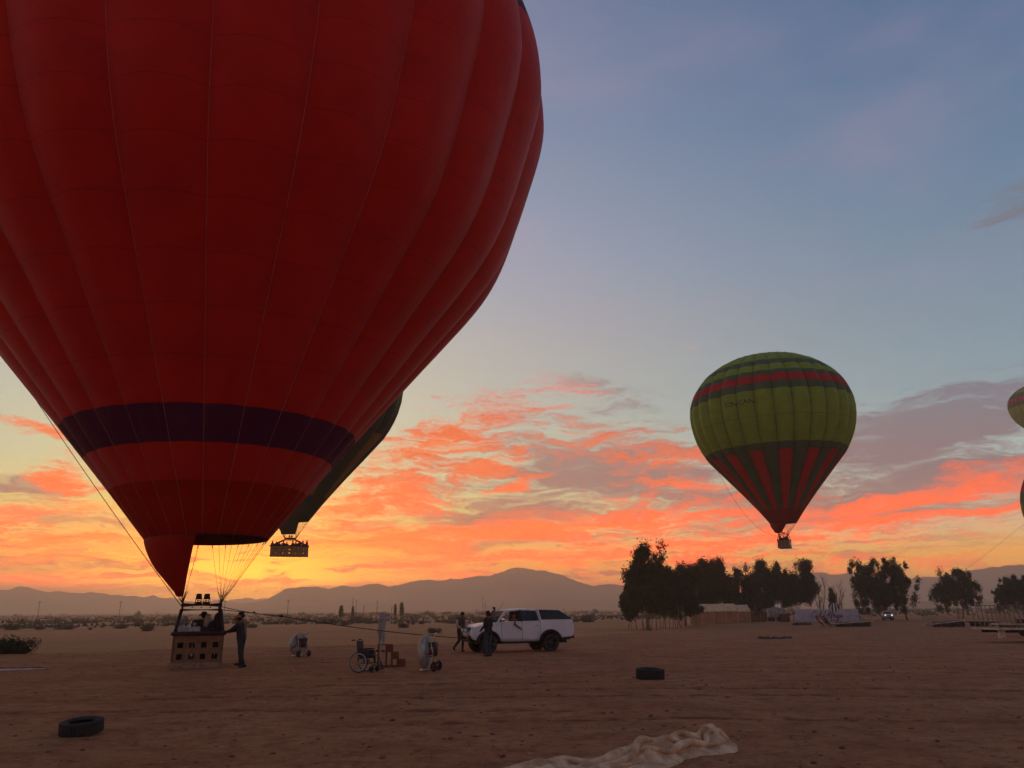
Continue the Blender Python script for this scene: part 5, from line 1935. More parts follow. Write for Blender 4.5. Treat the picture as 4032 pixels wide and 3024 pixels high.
# ---- crumpled canvas in the foreground
m_canvas = mat('tan_canvas', S(232, 194, 154), S(182, 140, 104), 0.9, 3.5, bump=0.014, bscale=18, detail=6)
cvs = []
FOLDS = [(-0.9 + 1.8 * k / 12 + 0.05 * math.sin(k * 2.3), 0.35 + 0.3 * ((k * 7) % 5) / 5, 0.050 + 0.035 * ((k * 3) % 4) / 4, 0.13 + 0.10 * ((k * 5) % 4) / 4, 1.0 + 4 * k) for k in range(13)]
nl, nw = 260, 200
for i in range(nl + 1):
    u = i / nl
    # spine from the free end towards the camera's lower left
    cx, cy = 2.88 - 3.8 * u, 11.35 - 3.5 * u
    dxn, dyn = -3.9, -3.7
    ln = math.hypot(dxn, dyn)
    nx, ny_ = dyn / ln, -dxn / ln          # across
    wid = (0.17 + 0.12 * min(u / 0.25, 1) + 0.42 * max(0, u - 0.12)) * math.sqrt(max(0.02, 1 - max(0, 1 - u / 0.05) ** 2))
    for j in range(nw + 1):
        v = -1 + 2 * j / nw
        wob = 0.34 * mnoise.noise((u * 5, 3.1 + math.copysign(2, v), 0)) + 0.14 * mnoise.noise((u * 14, 8 + math.copysign(2, v), 0)) + 0.05 * mnoise.noise((u * 40, 2 + math.copysign(2, v), 0))
        lat = v * (wid + wob * abs(v))
        x, y = cx - nx * lat * 1.0, cy - ny_ * lat * 1.0
        edge = max(0.0, 1 - abs(v) ** 2.6)
        s_, q_ = u * 5.5, lat
        rid = 0.0
        for (fu, fq, ph, am) in ((0.55, 2.1, 0.0, 0.08), (1.7, 6.5, 9.0, 0.035)):
            nval = mnoise.noise((s_ * fu + 0.5 * mnoise.noise((s_ * 0.8, q_ * 1.5, ph)), q_ * fq + s_ * 0.35, ph))
            rid += am * (1 - min(1, abs(nval) * 2.6)) ** 1.6
        for (q0, fr, wd, am, ph) in FOLDS:
            c0 = q0 * wid + 0.22 * mnoise.noise((s_ * fr, ph * 0.15, 0.5)) + 0.07 * mnoise.noise((s_ * fr * 1.8, ph, 7.5))
            a_ = 0.72 * am * max(0.0, 0.35 + 1.3 * mnoise.noise((s_ * 0.42, ph, 3.5)))
            d0 = (q_ - c0) / wd
            rid += a_ * (max(0.0, 1 - abs(d0) * (1.0 if d0 > 0 else 0.45)) ** 1.3)
        rid += 0.03 * mnoise.noise((s_ * 3.2, q_ * 9, 1.5)) + 0.012 * mnoise.noise((s_ * 9, q_ * 20, 5.5))
        bulk = 0.04 + 0.07 * math.exp(-((u - 0.06) / 0.07) ** 2) + 0.04 * math.exp(-((u - 0.30) / 0.14) ** 2)
        z = edge ** 0.55 * (bulk * (1 - 0.5 * v * v) + 0.62 * rid * (0.55 + 0.45 * edge)) * math.sqrt(max(0.0, 1 - max(0, 1 - u / 0.06) ** 2))
        cvs.append((x, y, z))
gzz = ground_z(np.array([p[0] for p in cvs]), np.array([p[1] for p in cvs]))
cvs = [(x, y, z + g_ + 0.004) for (x, y, z), g_ in zip(cvs, gzz)]
b = MB()
w_ = nw + 1
b.add(cvs, [(i * w_ + j, (i + 1) * w_ + j, (i + 1) * w_ + j + 1, i * w_ + j + 1) for i in range(nl) for j in range(nw)], 0, True)
rr_ = random.Random(3)
SP = np.array(cvs).reshape(nl + 1, nw + 1, 3)
for (u0, v0, u1, v1, rad) in ((0.02, -0.5, 0.16, 0.55, 0.060), (0.05, 0.65, 0.45, 0.35, 0.055), (0.12, -0.7, 0.55, -0.35, 0.050), (0.20, 0.1, 0.62, 0.55, 0.060), (0.30, -0.2, 0.80, -0.65, 0.065), (0.42, 0.75, 0.85, 0.2, 0.055), (0.10, 0.0, 0.34, -0.35, 0.045), (0.015, 0.5, 0.09, -0.7, 0.050)):
    pts, rs = [], []
    for k in range(31):
        t_ = k / 30
        i = int(round((u0 + (u1 - u0) * t_) * nl))
        v = v0 + (v1 - v0) * t_ + 0.10 * math.sin(t_ * 9 + u0 * 40) + 0.06 * mnoise.noise((t_ * 7, u0 * 30, 2))
        j = int(round((max(-0.93, min(0.93, v)) + 1) / 2 * nw))
        r_ = rad * (math.sin(math.pi * min(1, max(0, t_ * 0.96 + 0.02))) ** 0.6) * (0.8 + 0.4 * mnoise.noise((t_ * 5, v0 * 9, 4)))
        q = SP[i, j]
        pts.append(Vector((q[0], q[1], q[2] + r_ * 0.35)))
        rs.append(max(r_, 0.006))
    for _ in range(2):
        pts = [pts[0]] + [(pts[k - 1] + pts[k] * 2 + pts[k + 1]) / 4 for k in range(1, 30)] + [pts[30]]
    b.tube(pts, rs, 10)
cn = b.build('canvas_sheet', m_canvas)
tag(cn, 'long crumpled tan canvas sheet lying in folds on the red earth', 'canvas')

# ---- red and white cloth at the left, dark heaps on the right
m_redcloth = mat('dark_red_cloth', (0.13, 0.012, 0.02), (0.09, 0.008, 0.014), 0.8, 3)
m_whitecloth = mat('white_cloth', (0.66, 0.58, 0.52), (0.55, 0.47, 0.42), 0.8, 3)


def flat_cloth(name, p0, p1, width, hgt, mats, label, cat, seed, stripe=False, amp=0.5):
    nu, nv = 60, 14
    vs, fs, mi, zs = [], [], [], []
    a, c = Vector(p0), Vector(p1)
    d = (c - a)
    n = Vector((-d.y, d.x)).normalized()
    for i in range(nu + 1):
        u = i / nu
        for j in range(nv + 1):
            v = -1 + 2 * j / nv
            p = a + d * u + n * v * width * (0.35 + 0.65 * math.sin(math.pi * min(1, u * 1.02 + 0.02)) ** 0.5) * (1 + 0.3 * mnoise.noise((u * 5, seed, v)))
            e = max(0, 1 - abs(v) ** 3) * min(1, (1 - abs(2 * u - 1)) * 8 + 0.15)
            zs.append(0.006 + e * hgt * (1 - amp + amp * 2 * abs(mnoise.noise((u * 9, v * 1.5, seed))) + 0.3 * mnoise.noise((u * 25, v * 4, seed))))
            vs.append((p.x, p.y))
    vs = [(x, y, z + g_) for (x, y), z, g_ in zip(vs, zs, gza(vs))]
    w_ = nv + 1
    b = MB()
    for i in range(nu):
        for j in range(nv):
            k = 1 if stripe and (j < 3 and i > nu * 0.35 or j > nv - 2) else 0
            fs.append((i * w_ + j, (i + 1) * w_ + j, (i + 1) * w_ + j + 1, i * w_ + j + 1))
            mi.append(k)
    b.v, b.f, b.mi, b.sm = vs, [list(q) for q in fs], mi, [True] * len(fs)
    o = b.build(name, mats)
    tag(o, label, cat)


flat_cloth('balloon_cloth', (-21.5, 26.6), (-15.95, 27.9), 0.55, 0.07, [m_redcloth, m_whitecloth], 'dark red cloth with a white hem spread flat on the earth below the big bush', 'cloth', 3.3, True)
m_heap = mat('dark_heap', S(78, 50, 44), S(52, 34, 32), 0.9, 3)
flat_cloth('dark_tarpaulin', (30.1 * KF, 87 * KF), (32.4 * KF, 87.6 * KF), 0.5, 0.35, [m_heap], 'dark reddish tarpaulin in a low roll before the white sign', 'tarpaulin', 6.1)
flat_cloth('earth_heap', (15.9, 52.6), (18.3, 53.4), 0.55, 0.13, [m_heap], 'low dark heap of earth alone on the middle of the field', 'heap', 9.2, amp=0.8)

# ---- tents, lean-to, box trailer, sign
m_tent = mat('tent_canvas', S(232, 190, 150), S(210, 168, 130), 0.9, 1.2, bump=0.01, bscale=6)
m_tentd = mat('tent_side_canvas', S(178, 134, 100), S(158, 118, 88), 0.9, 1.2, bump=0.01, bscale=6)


def tent(loc, rz, L, Wd, eave, ridge, label, posts=4):
    """ridge along local x; gable wall with hanging strips at +x"""
    t_ = tag(empty('canvas_tent', loc, rz), label, 'tent', None)
    hl, hw = L / 2, Wd / 2
    for s in (-1, 1):
        b = MB()
        n = 12
        vs, fs = [], []
        for i in range(n + 1):
            x = -hl - 0.1 + (L + 0.2) * i / n
            sag = 0.05 * math.sin(math.pi * i / n)
            xr = -hl + 0.55 + (L - 0.85) * i / n
            vs += [(x, s * (hw + 0.12), eave - 0.05), (x * 0.98, s * (hw + 0.06), eave + 0.02), (xr, s * 0.0 + s * 0.004, ridge - sag)]
        for i in range(n):
            for k in range(2):
                fs.append((i * 3 + k, (i + 1) * 3 + k, (i + 1) * 3 + k + 1, i * 3 + k + 1))
        b.add(vs, fs, 0, True)
        b.build('roof_slope', m_tent, t_)
    for s in (-1, 1):      # hipped roof ends
        b = MB()
        b.add([(s * (hl + 0.1), -hw - 0.1, eave), (s * (hl + 0.1), hw + 0.1, eave), (s * hl - (0.55 if s < 0 else 0.30) * s, 0, ridge)], [(0, 1, 2)])
        b.build('roof_end', m_tent, t_)
    for s in (-1, 1):
        for k in range(posts):
            x0, x1 = -hl + L * k / posts, -hl + L * (k + 1) / posts
            b = MB()
            n = 6
            vs = [(x0 + (x1 - x0) * i / n, s * (hw + 0.025 * math.sin(i * 2.1 + k)), z) for i in range(n + 1) for z in (0.0, eave)]
            b.add(vs, [(2 * i, 2 * i + 2, 2 * i + 3, 2 * i + 1) for i in range(n)], 0, True)
            b.build('wall_panel', m_tentd, t_)
            b = MB()
            b.box((x1 - 0.02, s * (hw + 0.05), eave / 2), (0.06, 0.04, eave))
            b.build('pole', m_tent, t_)
    for s in (-1, 1):
        ns = 6
        for k in range(ns):
            y0, y1 = -hw + Wd * k / ns, -hw + Wd * (k + 1) / ns
            if s > 0 and k == 4:
                continue                   # the parted entrance
            b = MB()
            b.box((s * hl, (y0 + y1) / 2, eave / 2), (0.05 + 0.02 * (k % 2), (y1 - y0) - 0.05, eave))
            b.build('hanging_strip', m_tent, t_)
    return t_


tent((25.15 * KF, 101.4 * KF, gz(37.0, 149.3)), R(-9), 8.6, 4.0, 2.6, 3.95, 'big tan canvas tent with long ridge in front of the trees')
tent((29.3 * KF, 105.6 * KF, gz(43.1, 155.4)), R(-12), 4.8, 3.6, 2.5, 3.75, 'smaller tan canvas tent tucked behind the big one', 2)
aw = tag(empty('canvas_shelter', (33.8 * KF, 112 * KF, gz(49.8, 165)), R(-6)), 'dull brown canvas shelter between smaller tent and box trailer', 'shelter')
m_shel = mat('shelter_canvas', S(128, 98, 78), S(104, 80, 64), 0.9, 1)
b = MB()
b.add([(-1.9, -1.3, 2.3), (1.9, -1.3, 2.4), (1.9, 1.3, 2.75), (-0.3, 0, 3.0), (-1.9, 1.3, 2.6)], [(0, 1, 3), (1, 2, 3), (2, 4, 3), (4, 0, 3)])
b.build('roof', m_shel, aw)
for k in range(3):
    b = MB()
    b.box((-1.25 + 1.25 * k, -1.2, 1.15), (1.20, 0.04, 2.3))
    b.build('wall_panel', m_shel, aw)
for x in (-1.85, 1.85):
    b = MB()
    b.box((x, 0.0, 1.15), (0.04, 2.5, 2.3))
    b.build('end_panel', m_shel, aw)
m_box = mat('box_panel', S(176, 176, 172), S(140, 138, 134), 0.6, 1.4)
m_rust = mat('rusty_steel', S(112, 70, 52), S(76, 48, 40), 0.8, 4)
bt = tag(empty('box_trailer', (37.1 * KF, 113.5 * KF, gz(54.6, 167)), R(-4)), 'boxy trailer with pale streaked panel standing beside the shelter', 'trailer')
b = MB()
b.box((-0.1, 0, 1.75), (3.1, 1.9, 1.75), bev=0.04)
b.build('box', m_box, bt)
b = MB()
for k in range(4):
    b.box((-1.3 + 0.8 * k, -0.965, 1.75), (0.05, 0.03, 1.7))
b.build('rib', m_rust, bt)
b = MB()
b.box((0.1, 0, 0.80), (4.1, 2.1, 0.12))
b.build('deck', m_rust, bt)
b = MB()
b.box((-0.2, 0, 2.75), (1.3, 1.0, 0.24), bev=0.03)
b.build('roof_unit', m_box, bt)
for x in (-1.3, -0.85, 0.6, 1.15):
    for s in (-1, 1):
        wheel(bt, (x, s * 0.85, 0.36), 0.36, 0.24, s, 5)
rc = tag(empty('rusty_crate', (36.6 * KF, 108.7 * KF, gz(53.9, 160)), 0.1), 'rust brown box standing between trailer and white sign', 'crate')
b = MB()
b.box((0, 0, 0.75), (1.7, 1.0, 1.5), bev=0.03)
b.build('shell', m_rust, rc)
b = MB()
for k in range(3):
    b.box((0, -0.51, 0.3 + 0.42 * k), (1.6, 0.03, 0.06))
b.build('batten', m_rust, rc)

# the white sign
m_sign = mat('sign_white', S(190, 188, 196), S(168, 166, 174), 0.7, 0.8)
m_ink = mat('sign_red_ink', S(128, 24, 44), S(110, 20, 38), 0.6, 3)
sg = tag(empty('sign_board', (42.1 * KF, 108.0 * KF, gz(62, 159)), R(-3)), 'long low white sign with red handwriting and a striped balloon emblem', 'sign')
b = MB()
b.add([(-6.2, -0.05, 0.0), (6.25, -0.05, 0.0), (6.1, -0.05, 2.36), (-6.15, -0.05, 2.30), (-6.2, 0.12, 0.0), (6.25, 0.12, 0.0), (6.1, 0.12, 2.36), (-6.15, 0.12, 2.30)], [(0, 1, 2, 3), (7, 6, 5, 4), (0, 4, 5, 1), (1, 5, 6, 2), (2, 6, 7, 3), (3, 7, 4, 0)])
b.build('board', m_sign, sg)
for k in range(5):
    b = MB()
    b.beam((-5.5 + 2.75 * k, 0.12, 2.0), (-5.5 + 2.75 * k, 1.1, 0.0), 0.08, 0.08)
    b.build('prop', m_rust, sg)
GLY = {
    'C': (0.95, [[(0.92, 0.80), (0.80, 1.02), (0.50, 0.98), (0.18, 0.66), (0.08, 0.28), (0.26, 0.02), (0.58, 0.02), (0.86, 0.22)]]),
    'i': (0.30, [[(0.0, 0.22), (0.12, 0.44), (0.10, 0.10), (0.20, 0.02), (0.32, 0.18)], [(0.13, 0.60), (0.16, 0.66)]]),
    'e': (0.42, [[(0.0, 0.18), (0.26, 0.26), (0.28, 0.42), (0.14, 0.44), (0.06, 0.18), (0.16, 0.02), (0.30, 0.04), (0.44, 0.18)]]),
    'l': (0.34, [[(0.0, 0.18), (0.22, 0.55), (0.28, 0.95), (0.18, 1.0), (0.10, 0.60), (0.10, 0.12), (0.20, 0.02), (0.36, 0.18)]]),
    'd': (0.50, [[(0.38, 0.40), (0.20, 0.46), (0.06, 0.26), (0.12, 0.04), (0.28, 0.08), (0.40, 0.36), (0.48, 1.0), (0.40, 0.20), (0.46, 0.02), (0.56, 0.12)]]),
    "'": (0.22, [[(0.12, 1.02), (0.06, 0.82)]]),
    'A': (0.95, [[(-0.20, 0.10), (-0.05, -0.02), (0.30, 0.34), (0.74, 1.05), (0.70, 0.40), (0.74, 0.02), (0.86, 0.12)], [(0.10, 0.42), (0.40, 0.34), (0.80, 0.44)]]),
    'f': (0.40, [[(0.0, 0.18), (0.26, 0.55), (0.36, 0.96), (0.24, 1.0), (0.14, 0.55), (0.04, -0.36), (0.12, -0.42), (0.22, -0.10), (0.16, 0.12), (0.42, 0.18)]]),
    'r': (0.34, [[(0.0, 0.18), (0.10, 0.46), (0.14, 0.38), (0.28, 0.40), (0.22, 0.10), (0.36, 0.16)]]),
    'q': (0.48, [[(0.36, 0.40), (0.18, 0.46), (0.05, 0.24), (0.12, 0.04), (0.26, 0.10), (0.38, 0.40), (0.28, -0.44), (0.34, -0.40), (0.50, 0.14)]]),
    'u': (0.46, [[(0.0, 0.30), (0.08, 0.44), (0.06, 0.10), (0.16, 0.02), (0.34, 0.40), (0.34, 0.08), (0.48, 0.18)]]),
    ' ': (0.24, []),
}
wr = MB()
lt = empty('lettering', parent=sg)
pen = 0.0
HT = 1.30
for ch in "Ciel d'Afrique":
    adv, strokes = GLY[ch]
    for sk in strokes:
        pts = []
        for i in range(len(sk) - 1):
            p0, p1, p2, p3 = sk[max(i - 1, 0)], sk[i], sk[i + 1], sk[min(i + 2, len(sk) - 1)]
            for q in range(4):
                t_ = q / 4
                pts.append(tuple(0.5 * (2 * p1[k] + (p2[k] - p0[k]) * t_ + (2 * p0[k] - 5 * p1[k] + 4 * p2[k] - p3[k]) * t_**2 + (3 * p1[k] - p0[k] - 3 * p2[k] + p3[k]) * t_**3) for k in (0, 1)))
        pts.append(sk[-1])
        P3 = [(-3.2 + (pen + x + 0.28 * y) * 0.98, -0.075, 0.72 + y * HT) for x, y in pts]
        for i in range(len(P3) - 1):
            wr.beam(P3[i], P3[i + 1], 0.012, 0.105 + 0.05 * math.sin(i * 0.9))
        wr.build('letter_stroke', m_ink, lt)
        wr = MB()
    pen += adv
P3 = [(0.9 + 0.15 * k, -0.075, 0.28 + 0.02 * math.sin(k)) for k in range(8)]
for i in range(7):
    wr.beam(P3[i], P3[i + 1], 0.012, 0.05)
wr.build('letter_stroke', m_ink, lt)
m_paint_k = mat('sign_black_paint', (0.03, 0.03, 0.034), (0.02, 0.02, 0.024), 0.6, 4)
m_paint_w = mat('sign_white_paint', (0.74, 0.73, 0.75), (0.66, 0.65, 0.67), 0.6, 4)
em = empty('balloon_emblem', (1.45, -0.11, 2.62), parent=sg)
bands = 7
prof = lambda v: 0.86 * (math.sin(math.pi * min(1, (v * 0.5 + 0.5)) ** 0.72)) ** 0.62 * (1 if v > -0.9 else 0.8)
for k in range(bands):
    b = MB()
    fl_, bl_2 = [], []
    n = 14
    for i in range(n + 1):
        v = -0.96 + 1.94 * i / n
        half = max(0.12, prof(v))
        for e in (k, k + 1):
            x = half * math.sin(R(-90 + 180 * e / bands))
            fl_.append((x, -0.02 - 0.05 * math.cos(R(-90 + 180 * e / bands)), v * 0.98 + (0.12 if v < -0.9 else 0)))
    m_ = len(fl_)
    b.add(fl_ + [(x, 0.02, z) for x, y, z in fl_], [(2 * i, 2 * i + 1, 2 * i + 3, 2 * i + 2) for i in range(n)] + [(m_ + 2 * i + 2, m_ + 2 * i + 3, m_ + 2 * i + 1, m_ + 2 * i) for i in range(n)], 0)
    b.build('stripe', m_paint_k if k % 2 == 0 else m_paint_w, em)
b = MB()
b.box((0, -0.03, -1.16), (0.22, 0.05, 0.17))
b.build('emblem_basket', m_ink, em)

# ---- flatbed trailers
m_deckc = mat('trailer_edge_cream', S(214, 190, 162), S(182, 156, 130), 0.55, 3)
m_undr = mat('trailer_steel', S(84, 70, 62), S(56, 46, 42), 0.7, 4)
m_bars = mat('galvanised_bar', S(150, 138, 128), S(112, 100, 92), 0.5, 6, metal=0.4)


def flatbed(loc, rz, L, Wd, z, pitch, axles, wr_, label, fence=None, leg=False, red_bar=False):
    """deck along local x, front at +x"""
    t_ = tag(empty('flatbed_trailer', loc, rz), label, 'trailer', None)
    M = Matrix.Translation((0, 0, z)) @ Matrix.Rotation(pitch, 4, 'Y')
    nb = 6
    for k in range(nb):
        b = MB()
        b.M = M
        w_ = Wd / nb
        b.box((0, -Wd / 2 + w_ * (k + 0.5), 0.0), (L - 0.12, w_ - 0.015, 0.045))
        b.build('deck_plank', m_undr, t_)
    for s in (-1, 1):
        b = MB()
        b.M = M
        b.box((0, s * (Wd / 2 + 0.02), -0.01), (L, 0.05, 0.10))
        b.build('side_rail', m_deckc, t_)
        b = MB()
        b.M = M
        b.box((s * L / 2, 0, -0.01), (0.05, Wd + 0.09, 0.10))
        b.build('end_rail', m_deckc, t_)
        b = MB()
        b.M = M
        b.box((0, s * Wd * 0.28, -0.13), (L * 0.94, 0.08, 0.16))
        b.build('chassis_beam', m_undr, t_)
    for x in axles:
        b = MB()
        b.tube([(x, -Wd * 0.46, wr_), (x, Wd * 0.46, wr_)], 0.045, 6)
        b.box((x, 0, wr_ + 0.08), (0.10, Wd * 0.7, 0.10))
        b.build('axle', m_undr, t_)
        for s in (-1, 1):
            wheel(t_, (x, s * Wd * 0.44, wr_), wr_, 0.20, s, 5, m_undr)
    if fence:
        x0, x1, hgt, step = fence
        fe = empty('fence', (0, 0, 0), parent=t_)
        for s in (-1, 1):
            n = int((x1 - x0) / step)
            for k in range(n + 1):
                b = MB()
                b.M = M
                x = x0 + (x1 - x0) * k / n
                b.beam((x, s * Wd * 0.48, 0.0), (x - 0.10 * hgt, s * Wd * 0.48, hgt), 0.028, 0.028)
                b.build('bar', m_bars, fe)
            b = MB()
            b.M = M
            b.tube([(x0 - 0.1 * hgt, s * Wd * 0.48, hgt * 0.98), (x1 - 0.1 * hgt, s * Wd * 0.48, hgt * 0.98)], 0.018, 5)
            b.build('rail', m_bars, fe)
    if leg:
        b = MB()
        b.M = M
        b.box((-L / 2 + 0.25, -Wd * 0.40, -0.24), (0.34, 0.10, 0.34))
        b.box((-L / 2 + 0.10, -Wd * 0.40, -0.36), (0.12, 0.12, 0.22))
        b.build('prop_leg', m_deckc, t_)
    if red_bar:
        b = MB()
        b.M = M
        b.tube([(-L * 0.3, 0.1, 0.14), (L * 0.3, 0.1, 0.16)], 0.14, 8)
        b.build('rolled_cover', m_redcloth, t_)
    return t_


def tloc(x, y):
    return (x, y, gz(x, y) - 0.01)


flatbed(tloc(33.3 * KF, 79.6 * KF), R(12), 6.2, 2.1, 0.62, R(-3), (-1.7, -1.1, 0.9, 1.5, 2.2), 0.33, 'tilted flatbed trailer that the three men are hauling', (0.4, 2.8, 0.85, 0.34))
flatbed(tloc(39.9 * KF, 74.6 * KF), R(10), 5.2, 2.1, 0.66, R(-5), (-0.9, -0.2, 1.2, 1.9), 0.36, 'sloping flatbed trailer with a low rail at its rear corner', (-2.5, -0.4, 0.85, 0.28))
flatbed(tloc(43.9 * KF, 75.5 * KF), R(4), 4.4, 2.1, 0.74, R(1), (-0.9, -0.2, 0.9), 0.36, 'level flatbed trailer coupled end to end with the sloping one', None)
flatbed(tloc(28.2, 43.3), R(8), 6.4, 2.0, 0.70, R(0.3), (0.1, 0.75), 0.36, 'flatbed trailer with pale deck edge and rows of upright bars', (-3.0, 2.9, 1.20, 0.27), True)
flatbed(tloc(34.6, 53.0), R(6), 5.4, 2.0, 0.78, R(0), (-0.6, 0.1), 0.36, 'flatbed trailer carrying a rolled red cover behind the barred one', None, False, True)

# ------------------------------------------------------------------ people
SKIN = [mat('skin_brown', (0.22, 0.12, 0.075), (0.18, 0.095, 0.06), 0.55, 6), mat('skin_fair', (0.42, 0.26, 0.19), (0.36, 0.22, 0.16), 0.55, 6)]


def cloth(name, c, c2=None):
    return mat(name, c, c2, 0.9, 9, bump=0.006, bscale=30)


CL = {
    'black': cloth('black_cloth', (0.022, 0.020, 0.021), (0.032, 0.028, 0.028)),
    'dark': cloth('charcoal_cloth', (0.040, 0.036, 0.036), (0.028, 0.025, 0.026)),
    'jean': cloth('blue_denim', (0.055, 0.065, 0.095), (0.038, 0.046, 0.070)),
    'grey': cloth('grey_fleece', (0.40, 0.37, 0.36), (0.33, 0.30, 0.30)),
    'orange': cloth('orange_cloth', (0.45, 0.13, 0.035), (0.36, 0.10, 0.03)),
    'tan': cloth('tan_cloth', (0.26, 0.15, 0.075), (0.20, 0.11, 0.06)),
    'brown': cloth('brown_cloth', (0.14, 0.075, 0.045), (0.10, 0.055, 0.035)),
    'white': cloth('pale_cloth', (0.48, 0.43, 0.40), (0.38, 0.34, 0.32)),
    'navy': cloth('navy_cloth', (0.03, 0.034, 0.055), (0.022, 0.025, 0.04)),
    'shoe': cloth('shoe_leather', (0.03, 0.026, 0.024), (0.05, 0.042, 0.038)),
    'hair': cloth('dark_hair', (0.014, 0.011, 0.010), (0.022, 0.017, 0.014)),
    'blond': cloth('fair_hair', (0.34, 0.24, 0.15), (0.24, 0.16, 0.10)),
    'greyhair': cloth('grey_hair', (0.24, 0.21, 0.19), (0.17, 0.15, 0.14)),
}

POSE = dict(pelvis=(0, 0, .95), chest=(0, .01, 1.30), neck=(0, 0, 1.48), head=(0, .03, 1.62),
            shR=(.185, 0, 1.42), elR=(.25, -.03, 1.14), wrR=(.25, .06, .89), shL=(-.185, 0, 1.42), elL=(-.25, -.03, 1.14), wrL=(-.25, .06, .89),
            hipR=(.095, 0, .93), knR=(.11, .03, .50), anR=(.115, -.02, .09), hipL=(-.095, 0, .93), knL=(-.11, .03, .50), anL=(-.115, -.02, .09))


def capsule(b, p0, r0, p1, r1, n=10):
    p0, p1 = Vector(p0), Vector(p1)
    d = p1 - p0
    L = d.length
    d = d.normalized() if L > 1e-6 else Vector((0, 0, 1))
    pts, rr = [], []
    for k in range(4):
        a = math.pi / 2 * (1 - k / 3)
        pts.append(p0 - d * r0 * math.sin(a)); rr.append(max(r0 * math.cos(a), 0.002))
    for k in range(4):
        a = math.pi / 2 * k / 3
        pts.append(p1 + d * r1 * math.sin(a)); rr.append(max(r1 * math.cos(a), 0.002))
    b.tube(pts, rr, n)


